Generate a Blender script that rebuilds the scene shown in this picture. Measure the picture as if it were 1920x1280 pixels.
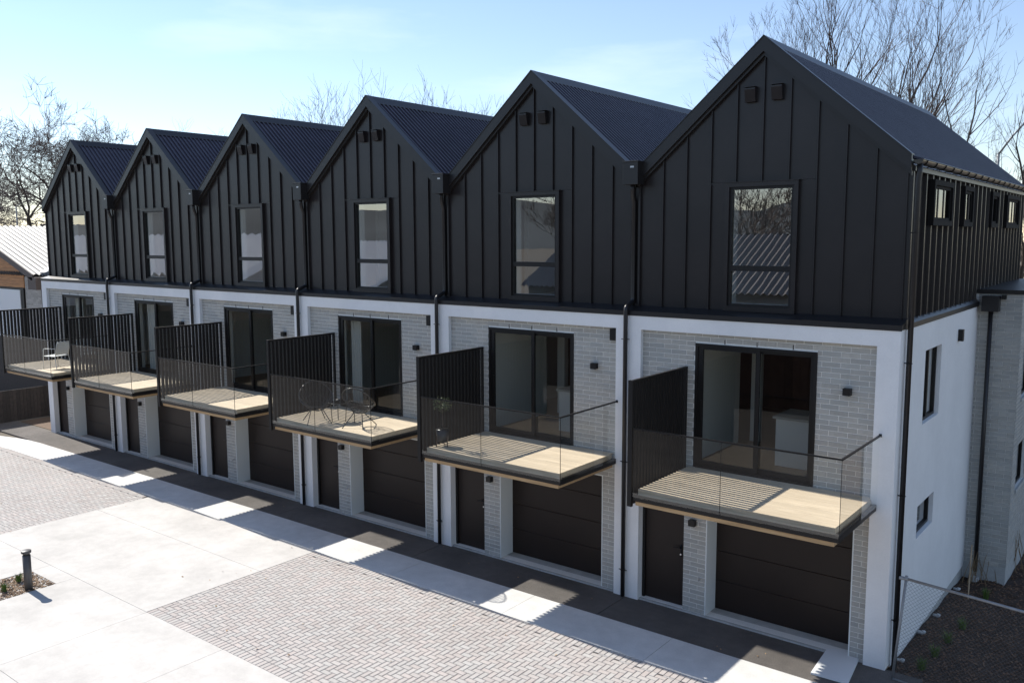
import bpy, math, random
import numpy as np
from mathutils import Vector, Matrix
random.seed(11)
for o in list(bpy.data.objects): bpy.data.objects.remove(o)
scn = bpy.context.scene
col = scn.collection

# ------------------------------------------------------------------ camera
CAM = Vector((3.419964, -13.964254, 6.851010))
RX = Vector((0.78838008, 0.61517472, -0.00411185))
UX = Vector((-0.06960052, 0.09583387, 0.99296105))
FX = Vector((-0.61123859, 0.78254452, -0.11836999))
FPX = 1631.21
cam_data = bpy.data.cameras.new('camera')
cam_data.sensor_width = 36.0
cam_data.lens = FPX / 1920 * 36
cam_data.clip_end = 3000
cam = bpy.data.objects.new('camera', cam_data)
col.objects.link(cam)
cam.matrix_world = Matrix((
    (RX.x, UX.x, -FX.x, CAM.x), (RX.y, UX.y, -FX.y, CAM.y),
    (RX.z, UX.z, -FX.z, CAM.z), (0, 0, 0, 1)))
scn.camera = cam

# ------------------------------------------------------------------ sky, sun, exposure
SUN_DIR = Vector((1.13, -0.062, -1.0)).normalized()          # direction the light travels
elev = math.asin(-SUN_DIR.z)
sun_az = math.atan2(-SUN_DIR.x, -SUN_DIR.y)                   # clockwise from +y
world = bpy.data.worlds.new('World')
scn.world = world
world.use_nodes = True
wn, wl = world.node_tree.nodes, world.node_tree.links
wn.clear()
sky = wn.new('ShaderNodeTexSky')
sky.sky_type = 'NISHITA'
sky.sun_disc = False
sky.sun_elevation = elev
sky.sun_rotation = sun_az
sky.air_density = 1.0
sky.dust_density = 0.0
sky.ozone_density = 1.8
tc = wn.new('ShaderNodeTexCoord')
mp = wn.new('ShaderNodeMapping'); mp.inputs['Scale'].default_value = (1.0, 1.0, 5.0)
cn = wn.new('ShaderNodeTexNoise'); cn.inputs['Scale'].default_value = 2.6
cn.inputs['Detail'].default_value = 7; cn.inputs['Roughness'].default_value = 0.55
cr = wn.new('ShaderNodeValToRGB')
cr.color_ramp.elements[0].position = 0.56; cr.color_ramp.elements[0].color = (.05, .05, .05, 1)
cr.color_ramp.elements[1].position = 0.85; cr.color_ramp.elements[1].color = (.70, .70, .70, 1)
cm = wn.new('ShaderNodeMixRGB'); cm.inputs['Color2'].default_value = (5.6, 6.6, 7.8, 1)
bg = wn.new('ShaderNodeBackground'); bg.inputs['Strength'].default_value = 0.12
wo = wn.new('ShaderNodeOutputWorld')
wl.new(tc.outputs['Generated'], mp.inputs['Vector']); wl.new(mp.outputs[0], cn.inputs['Vector'])
wl.new(cn.outputs['Fac'], cr.inputs['Fac']); wl.new(cr.outputs['Color'], cm.inputs['Fac'])
tint = wn.new('ShaderNodeMixRGB'); tint.blend_type = 'MULTIPLY'; tint.inputs['Fac'].default_value = 1
tint.inputs['Color2'].default_value = (.98, .935, .97, 1)
wl.new(sky.outputs[0], tint.inputs['Color1']); wl.new(tint.outputs[0], cm.inputs['Color1']); wl.new(cm.outputs[0], bg.inputs['Color'])
wl.new(bg.outputs[0], wo.inputs['Surface'])
sun_data = bpy.data.lights.new('sun', 'SUN')
sun_data.energy = 5.0
sun_data.angle = math.radians(0.53)
sun_data.color = (1.0, 0.955, 0.88)
sun = bpy.data.objects.new('sun', sun_data)
col.objects.link(sun)
sun.rotation_euler = SUN_DIR.to_track_quat('-Z', 'Y').to_euler()
scn.render.engine = 'CYCLES'
scn.cycles.max_bounces = 8
scn.cycles.transparent_max_bounces = 24
scn.view_settings.view_transform = 'Standard'
scn.view_settings.look = 'None'
scn.view_settings.exposure = 0.6
scn.view_settings.gamma = 1.0
scn.view_settings.use_curve_mapping = False

# ------------------------------------------------------------------ helpers
def at(u, v, x=None, y=None, z=None):
    """photo pixel (1920 wide) -> point on the plane x=, y= or z="""
    d = FX + RX * ((u - 960) / FPX) + UX * ((640 - v) / FPX)
    if x is not None: t = (x - CAM.x) / d.x
    elif y is not None: t = (y - CAM.y) / d.y
    else: t = (z - CAM.z) / d.z
    return CAM + d * t

class MB:
    def __init__(s): s.v, s.f = [], []
    def box(s, x0, x1, y0, y1, z0, z1):
        i = len(s.v)
        s.v += [(x0,y0,z0),(x1,y0,z0),(x1,y1,z0),(x0,y1,z0),(x0,y0,z1),(x1,y0,z1),(x1,y1,z1),(x0,y1,z1)]
        s.f += [(i,i+3,i+2,i+1),(i+4,i+5,i+6,i+7),(i,i+1,i+5,i+4),(i+1,i+2,i+6,i+5),(i+2,i+3,i+7,i+6),(i+3,i,i+4,i+7)]
        return s
    def quad_x(s, x, y0, y1, z0, z1): return s.poly([(x,y0,z0),(x,y1,z0),(x,y1,z1),(x,y0,z1)])
    def quad_y(s, y, x0, x1, z0, z1): return s.poly([(x0,y,z0),(x1,y,z0),(x1,y,z1),(x0,y,z1)])
    def poly(s, pts):
        i = len(s.v); s.v += [tuple(p) for p in pts]; s.f.append(tuple(range(i, i+len(pts)))); return s
    def prism(s, pts, d):
        """polygon pts extruded by vector d"""
        n = len(pts); i = len(s.v); d = Vector(d)
        s.v += [tuple(p) for p in pts] + [tuple(Vector(p)+d) for p in pts]
        s.f.append(tuple(range(i+n-1, i-1, -1))); s.f.append(tuple(range(i+n, i+2*n)))
        for k in range(n):
            s.f.append((i+k, i+(k+1)%n, i+n+(k+1)%n, i+n+k))
        return s
    def tube(s, pts, r, n=8, cap=True, closed=False):
        pts = [Vector(p) for p in pts]
        rs = r if isinstance(r, (list, tuple)) else [r]*len(pts)
        base = len(s.v); m = len(pts); up = None
        for k, p in enumerate(pts):
            if closed: d = pts[(k+1)%m]-pts[k-1]
            elif k == 0: d = pts[1]-p
            elif k == m-1: d = p-pts[k-1]
            else: d = (pts[k+1]-p).normalized()+(p-pts[k-1]).normalized()
            if d.length < 1e-9: d = Vector((0,0,1))
            d.normalize()
            if up is None:
                a = Vector((0,0,1)) if abs(d.z) < .9 else Vector((1,0,0))
                up = (a-d*a.dot(d)).normalized()
            else:
                up = up-d*up.dot(d)
                if up.length < 1e-6:
                    a = Vector((0,0,1)) if abs(d.z) < .9 else Vector((1,0,0)); up = a-d*a.dot(d)
                up.normalize()
            w = d.cross(up)
            for j in range(n):
                a = 2*math.pi*j/n
                s.v.append(tuple(p+(up*math.cos(a)+w*math.sin(a))*rs[k]))
        for k in range(m if closed else m-1):
            for j in range(n):
                a, b = base+k*n+j, base+k*n+(j+1)%n
                c, d2 = base+((k+1)%m)*n+(j+1)%n, base+((k+1)%m)*n+j
                s.f.append((a, b, c, d2))
        if cap and not closed:
            s.f.append(tuple(base+j for j in range(n-1, -1, -1)))
            s.f.append(tuple(base+(m-1)*n+j for j in range(n)))
        return s
    def mesh(s, name, mat, smooth=False):
        me = bpy.data.meshes.new(name); me.from_pydata(s.v, [], s.f); me.update()
        if mat: me.materials.append(mat)
        if smooth:
            for p in me.polygons: p.use_smooth = True
        return me
    def build(s, name, mat, parent=None, smooth=False, bevel=0):
        return link(name, s.mesh(name, mat, smooth), parent, bevel)

def link(name, me, parent=None, bevel=0):
    o = bpy.data.objects.new(name, me); col.objects.link(o)
    if parent is not None: o.parent = parent
    if bevel:
        b = o.modifiers.new('bevel', 'BEVEL'); b.width = bevel; b.segments = 2; b.limit_method = 'ANGLE'
    return o
def empty(name, loc, label, cat, group=None, rz=0):
    o = bpy.data.objects.new(name, None); col.objects.link(o)
    o.location = loc; o.rotation_euler = (0, 0, rz); o.empty_display_size = .2
    return tag(o, label, cat, group)
def tag(o, label, cat, group=None):
    o['label'] = label; o['category'] = cat
    if group: o['group'] = group
    return o
def structure(o): o['kind'] = 'structure'; return o
def stuff(o): o['kind'] = 'stuff'; return o
CACHE = {}
def cached(key, fn, mat, smooth=False):
    if key not in CACHE:
        m = MB(); fn(m); CACHE[key] = m.mesh(key, mat, smooth)
    return CACHE[key]

# ------------------------------------------------------------------ materials
def mat(name, color, rough=.6, metal=0., spec=.5, noise=None, bump=None, rnd=0., vary=None):
    """noise=(scale, amount) brightness mottling; bump=(scale, strength); rnd: tone change per piece"""
    m = bpy.data.materials.new(name); m.use_nodes = True
    n, l = m.node_tree.nodes, m.node_tree.links
    b = n['Principled BSDF']
    b.inputs['Roughness'].default_value = rough; b.inputs['Metallic'].default_value = metal
    b.inputs['Specular IOR Level'].default_value = spec
    rgb = n.new('ShaderNodeRGB'); rgb.outputs[0].default_value = (*color, 1)
    out = rgb.outputs[0]
    tcn = n.new('ShaderNodeTexCoord')
    if noise:
        for sc, am in (noise if isinstance(noise, list) else [noise]):
            geo = n.new('ShaderNodeNewGeometry')
            t = n.new('ShaderNodeTexNoise'); t.inputs['Scale'].default_value = sc; t.inputs['Detail'].default_value = 6
            l.new(geo.outputs['Position'], t.inputs['Vector'])
            mr = n.new('ShaderNodeMapRange'); mr.inputs[1].default_value = .3; mr.inputs[2].default_value = .7
            mr.inputs[3].default_value = 1-am; mr.inputs[4].default_value = 1+am
            l.new(t.outputs['Fac'], mr.inputs[0])
            mx = n.new('ShaderNodeVectorMath'); mx.operation = 'SCALE'
            l.new(out, mx.inputs[0]); l.new(mr.outputs[0], mx.inputs['Scale']); out = mx.outputs[0]
    if rnd:
        geo = n.new('ShaderNodeNewGeometry'); oi = n.new('ShaderNodeObjectInfo')
        ad = n.new('ShaderNodeMath'); ad.operation = 'ADD'
        l.new(geo.outputs['Random Per Island'], ad.inputs[0]); l.new(oi.outputs['Random'], ad.inputs[1])
        fr = n.new('ShaderNodeMath'); fr.operation = 'FRACT'; l.new(ad.outputs[0], fr.inputs[0])
        if vary:
            mc = n.new('ShaderNodeMixRGB'); mc.inputs['Color2'].default_value = (*vary, 1)
            pw = n.new('ShaderNodeMath'); pw.operation = 'MULTIPLY'; pw.inputs[1].default_value = 7.31
            f2 = n.new('ShaderNodeMath'); f2.operation = 'FRACT'
            l.new(fr.outputs[0], pw.inputs[0]); l.new(pw.outputs[0], f2.inputs[0])
            l.new(f2.outputs[0], mc.inputs['Fac']); l.new(out, mc.inputs['Color1']); out = mc.outputs[0]
        mr = n.new('ShaderNodeMapRange'); mr.inputs[3].default_value = 1-rnd; mr.inputs[4].default_value = 1+rnd
        l.new(fr.outputs[0], mr.inputs[0])
        mx = n.new('ShaderNodeVectorMath'); mx.operation = 'SCALE'
        l.new(out, mx.inputs[0]); l.new(mr.outputs[0], mx.inputs['Scale']); out = mx.outputs[0]
    l.new(out, b.inputs['Base Color'])
    if bump:
        geo = n.new('ShaderNodeNewGeometry')
        t = n.new('ShaderNodeTexNoise'); t.inputs['Scale'].default_value = bump[0]; t.inputs['Detail'].default_value = 5
        l.new(geo.outputs['Position'], t.inputs['Vector'])
        bn = n.new('ShaderNodeBump'); bn.inputs['Strength'].default_value = bump[1]; bn.inputs['Distance'].default_value = .01
        l.new(t.outputs['Fac'], bn.inputs['Height']); l.new(bn.outputs[0], b.inputs['Normal'])
    return m
def wood(name, c1, c2, scale, rough=.6):
    m = mat(name, c1, rough, rnd=.10)
    n, l = m.node_tree.nodes, m.node_tree.links
    b = n['Principled BSDF']; src = b.inputs['Base Color'].links[0].from_socket
    geo = n.new('ShaderNodeNewGeometry'); mp = n.new('ShaderNodeMapping'); mp.inputs['Scale'].default_value = scale
    t = n.new('ShaderNodeTexNoise'); t.inputs['Scale'].default_value = 1; t.inputs['Detail'].default_value = 6
    l.new(geo.outputs['Position'], mp.inputs['Vector']); l.new(mp.outputs[0], t.inputs['Vector'])
    mx = n.new('ShaderNodeMixRGB'); mx.inputs['Color2'].default_value = (*c2, 1)
    mr = n.new('ShaderNodeMapRange'); mr.inputs[1].default_value = .42; mr.inputs[2].default_value = .66
    l.new(t.outputs['Fac'], mr.inputs[0]); l.new(mr.outputs[0], mx.inputs['Fac'])
    l.new(src, mx.inputs['Color1']); l.new(mx.outputs[0], b.inputs['Base Color'])
    return m
def glass(name, tint, ior=1.5, gloss=1.0, wave=0.):
    m = bpy.data.materials.new(name); m.use_nodes = True
    n, l = m.node_tree.nodes, m.node_tree.links; n.clear()
    t = n.new('ShaderNodeBsdfTransparent'); t.inputs[0].default_value = (*tint, 1)
    g = n.new('ShaderNodeBsdfGlossy'); g.inputs['Roughness'].default_value = .0
    g.inputs['Color'].default_value = (gloss, gloss, gloss, 1)
    lw = n.new('ShaderNodeLayerWeight'); lw.inputs['Blend'].default_value = .5
    pw = n.new('ShaderNodeMath'); pw.operation = 'POWER'; pw.inputs[1].default_value = 4.5
    l.new(lw.outputs['Facing'], pw.inputs[0])
    f0 = ((ior-1)/(ior+1))**2
    f = n.new('ShaderNodeMath'); f.operation = 'MULTIPLY_ADD'; f.inputs[1].default_value = 1-f0; f.inputs[2].default_value = f0
    l.new(pw.outputs[0], f.inputs[0])
    x = n.new('ShaderNodeMixShader'); o = n.new('ShaderNodeOutputMaterial')
    if wave:
        geo = n.new('ShaderNodeNewGeometry'); tx = n.new('ShaderNodeTexNoise'); tx.inputs['Scale'].default_value = 1.7
        tx.inputs['Detail'].default_value = 1
        bn = n.new('ShaderNodeBump'); bn.inputs['Strength'].default_value = wave; bn.inputs['Distance'].default_value = .02
        l.new(geo.outputs['Position'], tx.inputs['Vector']); l.new(tx.outputs['Fac'], bn.inputs['Height'])
        l.new(bn.outputs[0], g.inputs['Normal'])
    l.new(f.outputs[0], x.inputs[0]); l.new(t.outputs[0], x.inputs[1]); l.new(g.outputs[0], x.inputs[2])
    l.new(x.outputs[0], o.inputs[0])
    return m

M = {}
M['clad'] = mat('black_steel_cladding', (.0165, .0130, .0130), .35, 0, .44, noise=[(1.1, .18), (9, .08)], bump=(1.6, .22))
M['roof'] = mat('charcoal_roofing_steel', (.052, .045, .060), .36, 0, .5, noise=(2., .15))
M['flash'] = mat('black_flashing', (.0165, .0145, .0145), .38, 0, .45)
M['alu'] = mat('black_aluminium', (.012, .0105, .010), .42, 0, .32)
M['slat'] = mat('black_slat_aluminium', (.010, .0085, .008), .55, 0, .3)
M['white'] = mat('white_render', (.80, .79, .775), .75, noise=[(.9, .04), (5, .02), (30, .02)], bump=(160, .12))
M['brick'] = mat('grey_brick', (.415, .395, .355), .85, noise=[(18, .10), (120, .07)], bump=(90, .35), rnd=.085, vary=(.37, .365, .34))
M['mortar'] = mat('pale_mortar', (.76, .745, .70), .9, noise=(60, .08))
M['garage'] = mat('brown_black_door_steel', (.021, .0135, .0105), .45, 0, .3, noise=(2, .08))
M['door'] = mat('brown_black_door_paint', (.024, .016, .0125), .5, 0, .3, noise=(2, .08))
M['liner'] = mat('white_liner', (.72, .74, .72), .6)
M['sill'] = mat('concrete_sill', (.42, .42, .40), .85, noise=[(5, .12), (60, .08)])
M['deck'] = wood('pale_deck_timber', (.60, .49, .35), (.50, .40, .28), (3, 40, 40), .6)
M['joist'] = wood('honey_soffit_timber', (.50, .33, .17), (.40, .25, .12), (2, 30, 30), .6)
M['screw'] = mat('bright_metal', (.7, .7, .72), .3, .9)
M['silver'] = mat('silver_rail', (.45, .45, .46), .35, .8)
M['inwall'] = mat('interior_white', (.74, .75, .73), .8)
M['infloor'] = wood('interior_timber_floor', (.30, .17, .09), (.22, .12, .06), (4, 30, 30), .4)
M['indark'] = mat('dark_joinery', (.06, .035, .028), .5, noise=(4, .2))
M['ingrey'] = mat('interior_grey', (.35, .36, .34), .8)
M['curtain'] = mat('white_curtain', (.80, .80, .78), .9)
M['asphalt'] = mat('dark_asphalt', (.108, .095, .086), .9, noise=[(.9, .22), (7, .10), (70, .35)], bump=(150, .5))
M['concrete'] = mat('pale_concrete', (.50, .478, .448), .85, noise=[(.35, .10), (1.3, .10), (6, .05), (25, .03)], bump=(60, .12))
M['band'] = mat('concrete_band', (.64, .62, .59), .85, noise=[(.6, .09), (4, .07), (40, .05)], bump=(80, .15))
M['paver'] = mat('pink_grey_paver', (.425, .378, .350), .88, noise=[(.4, .11), (2.5, .06), (40, .07)], bump=(120, .3), rnd=.055, vary=(.43, .41, .385))
M['bed'] = mat('paver_jointing_sand', (.075, .065, .058), .95)
M['ground'] = mat('packed_earth', (.12, .10, .075), .95, noise=[(.3, .2), (6, .2)])
M['soil'] = mat('dark_garden_soil', (.050, .030, .019), .95, noise=[(3, .3), (40, .4)], bump=(40, 1.0))
M['mulch'] = mat('bark_mulch', (.17, .10, .06), .9, rnd=.55, vary=(.30, .21, .13))
M['mulchdark'] = mat('dark_bark_mulch', (.115, .062, .034), .9, rnd=.6, vary=(.17, .10, .06))
M['galv'] = mat('galvanised_steel', (.30, .30, .30), .55, .5, noise=(20, .1))
M['wire'] = mat('dull_fence_wire', (.13, .12, .11), .7)
M['matte'] = mat('matte_black_frame', (.012, .011, .011), .75, 0, .15)
M['pvc'] = mat('white_pvc', (.50, .50, .49), .6)
M['leaf'] = mat('green_blades', (.10, .16, .03), .7, rnd=.35)
M['olive'] = mat('olive_leaves', (.07, .09, .035), .6, rnd=.4)
M['drygrass'] = mat('dry_stems', (.22, .15, .08), .85, rnd=.3)
M['bark'] = mat('grey_brown_bark', (.075, .058, .047), .9, noise=(8, .25))
M['twig'] = mat('brown_twigs', (.135, .102, .086), .9)
M['twigr'] = mat('warm_twigs', (.10, .070, .060), .9)
M['cedar'] = wood('cedar_boards', (.50, .23, .08), (.33, .14, .05), (2, 25, 25), .6)
M['nroof'] = mat('pale_corrugated_roof', (.115, .113, .11), .6, .0, noise=(1, .08))
M['nbrown'] = mat('brown_fascia', (.09, .065, .055), .6)
M['nbrick'] = mat('pale_brick', (.42, .39, .35), .85, noise=[(14, .12)], rnd=.15)
M['nwhite'] = mat('white_panel', (.74, .74, .73), .6)
M['fence'] = mat('dark_stained_boards', (.035, .026, .022), .7, noise=(9, .3), rnd=.25)
M['brownfence'] = mat('brown_boards', (.11, .062, .045), .8, rnd=.3)
M['bollard'] = mat('grey_powder_coat', (.085, .08, .078), .45)
M['pole'] = mat('lamp_post_grey', (.34, .36, .37), .5, .4)
M['chairgrey'] = mat('pale_grey_metal', (.55, .57, .57), .45, .2)
M['blackwire'] = mat('black_wire', (.02, .02, .02), .35)
M['cord'] = mat('black_cord', (.025, .024, .023), .6)
M['glass'] = glass('balcony_glass', (.95, .965, .955), 1.6)
M['winglass'] = glass('window_glass', (.70, .74, .73), 3.2, .97, .02)
M['slideglass'] = glass('slider_glass', (.72, .74, .72), 1.8, .95, .03)
M['darkglass'] = glass('side_window_glass', (.25, .27, .27), 1.6, .95, .05)
M['oppwall'] = mat('weatherboard_tan', (.22, .19, .16), .8, noise=(3, .1))
M['opproof'] = mat('zinc_roof', (.82, .80, .78), .6)
M['opproofdark'] = mat('grey_roof', (.16, .15, .15), .5)

# ------------------------------------------------------------------ dimensions
W = 4.75; H = 5.43; HB = .263; PE = .338; PM = .265
YB = .09                                       # brick face
XC = -W/2
TAN = .867
ZR = 10.05                                     # roof sheet at the ridge
YC = .30                                       # black cladding face
ZC = 5.575
def zroof(x): return ZR - TAN*abs(x-XC)

# ------------------------------------------------------------------ ground
def ground():
    m = MB()
    B = 700
    hx0, hx1, hy0, hy1 = -0.02, 9.0, -.55, 30.0
    z = -.05
    for a, b, c, d in ((-B, hx0, -B, B), (hx1, B, -B, B), (hx0, hx1, -B, hy0), (hx0, hx1, hy1, B)):
        m.poly([(a,c,z),(b,c,z),(b,d,z),(a,d,z)])
    structure(m.build('ground', M['ground']))
ground()
def slab(name, x0, x1, y0, y1, z1, material, parent=None, z0=-.045):
    return MB().box(x0, x1, y0, y1, z0, z1).build(name, material, parent)

# asphalt strip along the garages, in bays with fine joints
o = structure(MB().box(-45, .55, -1.03, .06, -.045, -.012).build('asphalt_strip', M['asphalt']))
js = [-45, -31.5] + [-28.5+i*W for i in range(6)] + [.55]
for a, b in zip(js[:-1], js[1:]):
    slab('asphalt_bay', a+.006, b-.006, -1.026, .055, 0, M['asphalt'], o, -.011)
slab('asphalt_apron', -45, -31.5, .056, 6, -.002, M['asphalt'], o)
slab('asphalt_apron', -31.49, -28.52, .056, 14, -.002, M['ground'], o)
# concrete band
band = structure(MB().box(-27.0, 3, -2.06, -1.031, -.045, -.010).build('concrete_band', M['band']))
xs = [-27.0, -23.7] + [-20.9+i*2.95 for i in range(8)] + [3]
for a, b in zip(xs[:-1], xs[1:]):
    slab('slab', a+.004, b-.004, -2.056, -1.033, .004, M['band'], band, -.009)
# its curved far end
mm = MB(); pts = []
for i in range(13):
    t = i/12*1.25
    pts.append((-27.0-6*math.sin(t), -2.06-6+6*math.cos(t)))
out = [(-27.0-7.03*math.sin(i/12*1.25), -8.06+7.03*math.cos(i/12*1.25)) for i in range(13)]
mm.prism([(x, y, -.04) for x, y in pts] + [(x, y, -.04) for x, y in reversed(out)], (0, 0, .044))
mm.build('slab', M['band'], band)
# pale concrete driveway slabs
drv = structure(MB().box(-46, 6, -9.8, -6.0, -.045, -.012).build('concrete_drive', M['concrete']))
def cslab(x0, x1, y0, y1, parent=drv):
    g = .0035
    slab('slab', x0+g, x1-g, y0+g, y1-g, .004, M['concrete'], parent, -.011)
MB().box(-18.2, -11.42, -6.0, -2.063, -.045, -.012).build('slab_base', M['concrete'], drv)
cslab(-18.2, -11.42, -3.5, -2.063); cslab(-18.2, -11.42, -6.0, -3.5)
gx = [-30, -24, -18.2, -15.25, -14.12, -11.4, -9.0, -6.2, -3.2, 0, 3, 6]
PY0, PY1 = -9.4, -6.4
for a, b in zip(gx[:-1], gx[1:]):
    if a == -15.25:
        cslab(a, b, PY1, -6.0); cslab(a, b, -9.8, PY0)
    else:
        cslab(a, b, -8.6, -6.0); cslab(a, b, -9.8, -8.6)
structure(MB().box(-95, 40, -18.5, -9.81, -.045, -.006).build('asphalt_lane', M['asphalt']))
# herringbone pavers
PW, PL, GAP = .10, .20, .008
def paver_mesh(lx, ly):
    m = MB(); c = .006; hx, hy = lx/2-GAP/2, ly/2-GAP/2
    b = [(-hx,-hy),(hx,-hy),(hx,hy),(-hx,hy)]; t = [(-hx+c,-hy+c),(hx-c,-hy+c),(hx-c,hy-c),(-hx+c,hy-c)]
    m.v = [(x,y,-.02) for x,y in b]+[(x,y,-.005) for x,y in b]+[(x,y,0) for x,y in t]
    for k in range(4):
        q = (k+1) % 4
        m.f += [(k,q,4+q,4+k),(4+k,4+q,8+q,8+k)]
    m.f.append((8,9,10,11)); return m
def herringbone(x0, x1, y0, y1):
    res = []
    nx, ny = int((x1-x0)/PW), int((y1-y0)/PW)
    for i in range(-1, nx+1):
        for j in range(-1, ny+1):
            k = (i-j) % 4
            if k == 0: a = (i*PW, j*PW, PL, PW)
            elif k == 2: a = (i*PW, j*PW, PW, PL)
            else: continue
            if k == 2: a = (i*PW, j*PW-PW, PW, PL)
            u0, v0 = max(a[0], 0), max(a[1], 0); u1, v1 = min(a[0]+a[2], x1-x0), min(a[1]+a[3], y1-y0)
            if u1-u0 > .03 and v1-v0 > .03: res.append((x0+u0, y0+v0, u1-u0, v1-v0))
    return res
def paving(x0, x1, y0, y1, singles):
    bed = structure(MB().box(x0, x1, y0, y1, -.045, -.011).build('block_paving', M['bed']))
    ps = []
    # soldier border along the band and the drive edges
    n = int((x1-x0)/PW)
    for i in range(n): ps.append((x0+i*PW, y1-PL, PW, PL)); ps.append((x0+i*PW, y0, PW, PL))
    ps += herringbone(x0, x1-.001, y0+PL, y1-PL)
    def key(p):
        c = Vector((p[0]+p[2]/2, p[1]+p[3]/2, 0)); d = c-CAM; k = d.dot(FX)
        u, v = 960+FPX*d.dot(RX)/k, 640-FPX*d.dot(UX)/k
        return d.length + (0 if (0 < u < 1920 and v < 1290) else 1000)
    ps.sort(key=key)
    big = MB()
    for i, (x, y, lx, ly) in enumerate(ps):
        dz = random.uniform(-.0012, .0012)
        if i < singles:
            k = ('paver', round(lx, 2), round(ly, 2))
            if k not in CACHE: CACHE[k] = paver_mesh(lx, ly).mesh('paver', M['paver'])
            p = link('paver', CACHE[k], bed); p.location = (x+lx/2, y+ly/2, .002+dz)
        else:
            q = paver_mesh(lx, ly); b = len(big.v)
            big.v += [(vx+x+lx/2, vy+y+ly/2, vz+.002+dz) for vx, vy, vz in q.v]
            big.f += [tuple(b+t for t in f) for f in q.f]
    stuff(big.build('pavers', M['paver'], bed))
paving(-11.416, 1.2, -5.997, -2.063, 300)
paving(-30.0, -18.203, -5.997, -2.063, 0)

# ------------------------------------------------------------------ brickwork
BL, BH, BG = .29, .076, .010
def brick_mesh(w, h=BH, d=.05):
    m = MB(); c = .004; x, z = w/2, h/2
    o_ = [(-x,-z),(x,-z),(x,z),(-x,z)]; i_ = [(-x+c,-z+c),(x-c,-z+c),(x-c,z-c),(-x+c,z-c)]
    m.v = [(a,d,b) for a,b in o_]+[(a,c,b) for a,b in o_]+[(a,0,b) for a,b in i_]
    for k in range(4):
        q = (k+1) % 4
        m.f += [(k,q,4+q,4+k),(4+k,4+q,8+q,8+k)]
    m.f.append((8,9,10,11)); return m
def lay(x0, x1, z0, z1, holes, phase=0.):
    """running bond, clipped against the holes (x0,x1,z0,z1)"""
    res = []; pitch = BL+BG; n = int(round((z1-z0)/(BH+BG)))
    for c in range(n):
        za = z0+c*(BH+BG)+BG/2; zb = za+BH; zm = (za+zb)/2
        spans = [(x0, x1)]
        for h in holes:
            if h[2]-.03 < zm < h[3]+.03:
                ns = []
                for a, b in spans:
                    if h[1] <= a or h[0] >= b: ns.append((a, b)); continue
                    if h[0] > a: ns.append((a, h[0]))
                    if h[1] < b: ns.append((h[1], b))
                spans = ns
        off = phase+(pitch/2 if c % 2 else 0)
        for a, b in spans:
            k = math.floor((a-off)/pitch)
            while off+k*pitch < b:
                u, v = max(a+.001, off+k*pitch), min(b-.001, off+(k+1)*pitch-BG)
                if v-u > .025: res.append(((u+v)/2, zm, v-u))
                k += 1
    return res

# ------------------------------------------------------------------ townhouse
SL = (-3.43, -1.275, 2.752, 4.988)     # sliding door opening
DR = (-W+PM, -3.59, .03, 2.19)         # entry door opening
GA = (-3.15, -.58, .03, 2.27)          # garage opening
def rects_minus(x0, x1, z0, z1, holes):
    xs = sorted({x0, x1, *[min(max(v, x0), x1) for h in holes for v in h[:2]]})
    zs = sorted({z0, z1, *[min(max(v, z0), z1) for h in holes for v in h[2:]]})
    for a, b in zip(xs[:-1], xs[1:]):
        for c, d in zip(zs[:-1], zs[1:]):
            mx, mz = (a+b)/2, (c+d)/2
            if any(h[0] < mx < h[1] and h[2] < mz < h[3] for h in holes): continue
            yield a, b, c, d
SEAMS = [XC+.46*k for k in range(-5, 6)]
WIN = (-3.005, -1.735, 5.56, 7.765)
VENTS = [(-2.69, -2.51), (-2.235, -2.05)]

def panel_pieces():
    xs = [-W+.03] + SEAMS + [-.03]
    xs = sorted(set(round(x, 4) for x in xs if -W+.025 <= x <= -.025))
    res = []
    for a, b in zip(xs[:-1], xs[1:]):
        if b-a < .04: continue
        if b <= WIN[0] or a >= WIN[1]: res.append((a, b, ZC, None))
        else:
            res.append((a, b, WIN[3]+.012, None))
            if a < WIN[0]: res.append((a, WIN[0], ZC, WIN[3]+.008))
            if b > WIN[1]: res.append((WIN[1], b, ZC, WIN[3]+.008))
    return res

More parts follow.
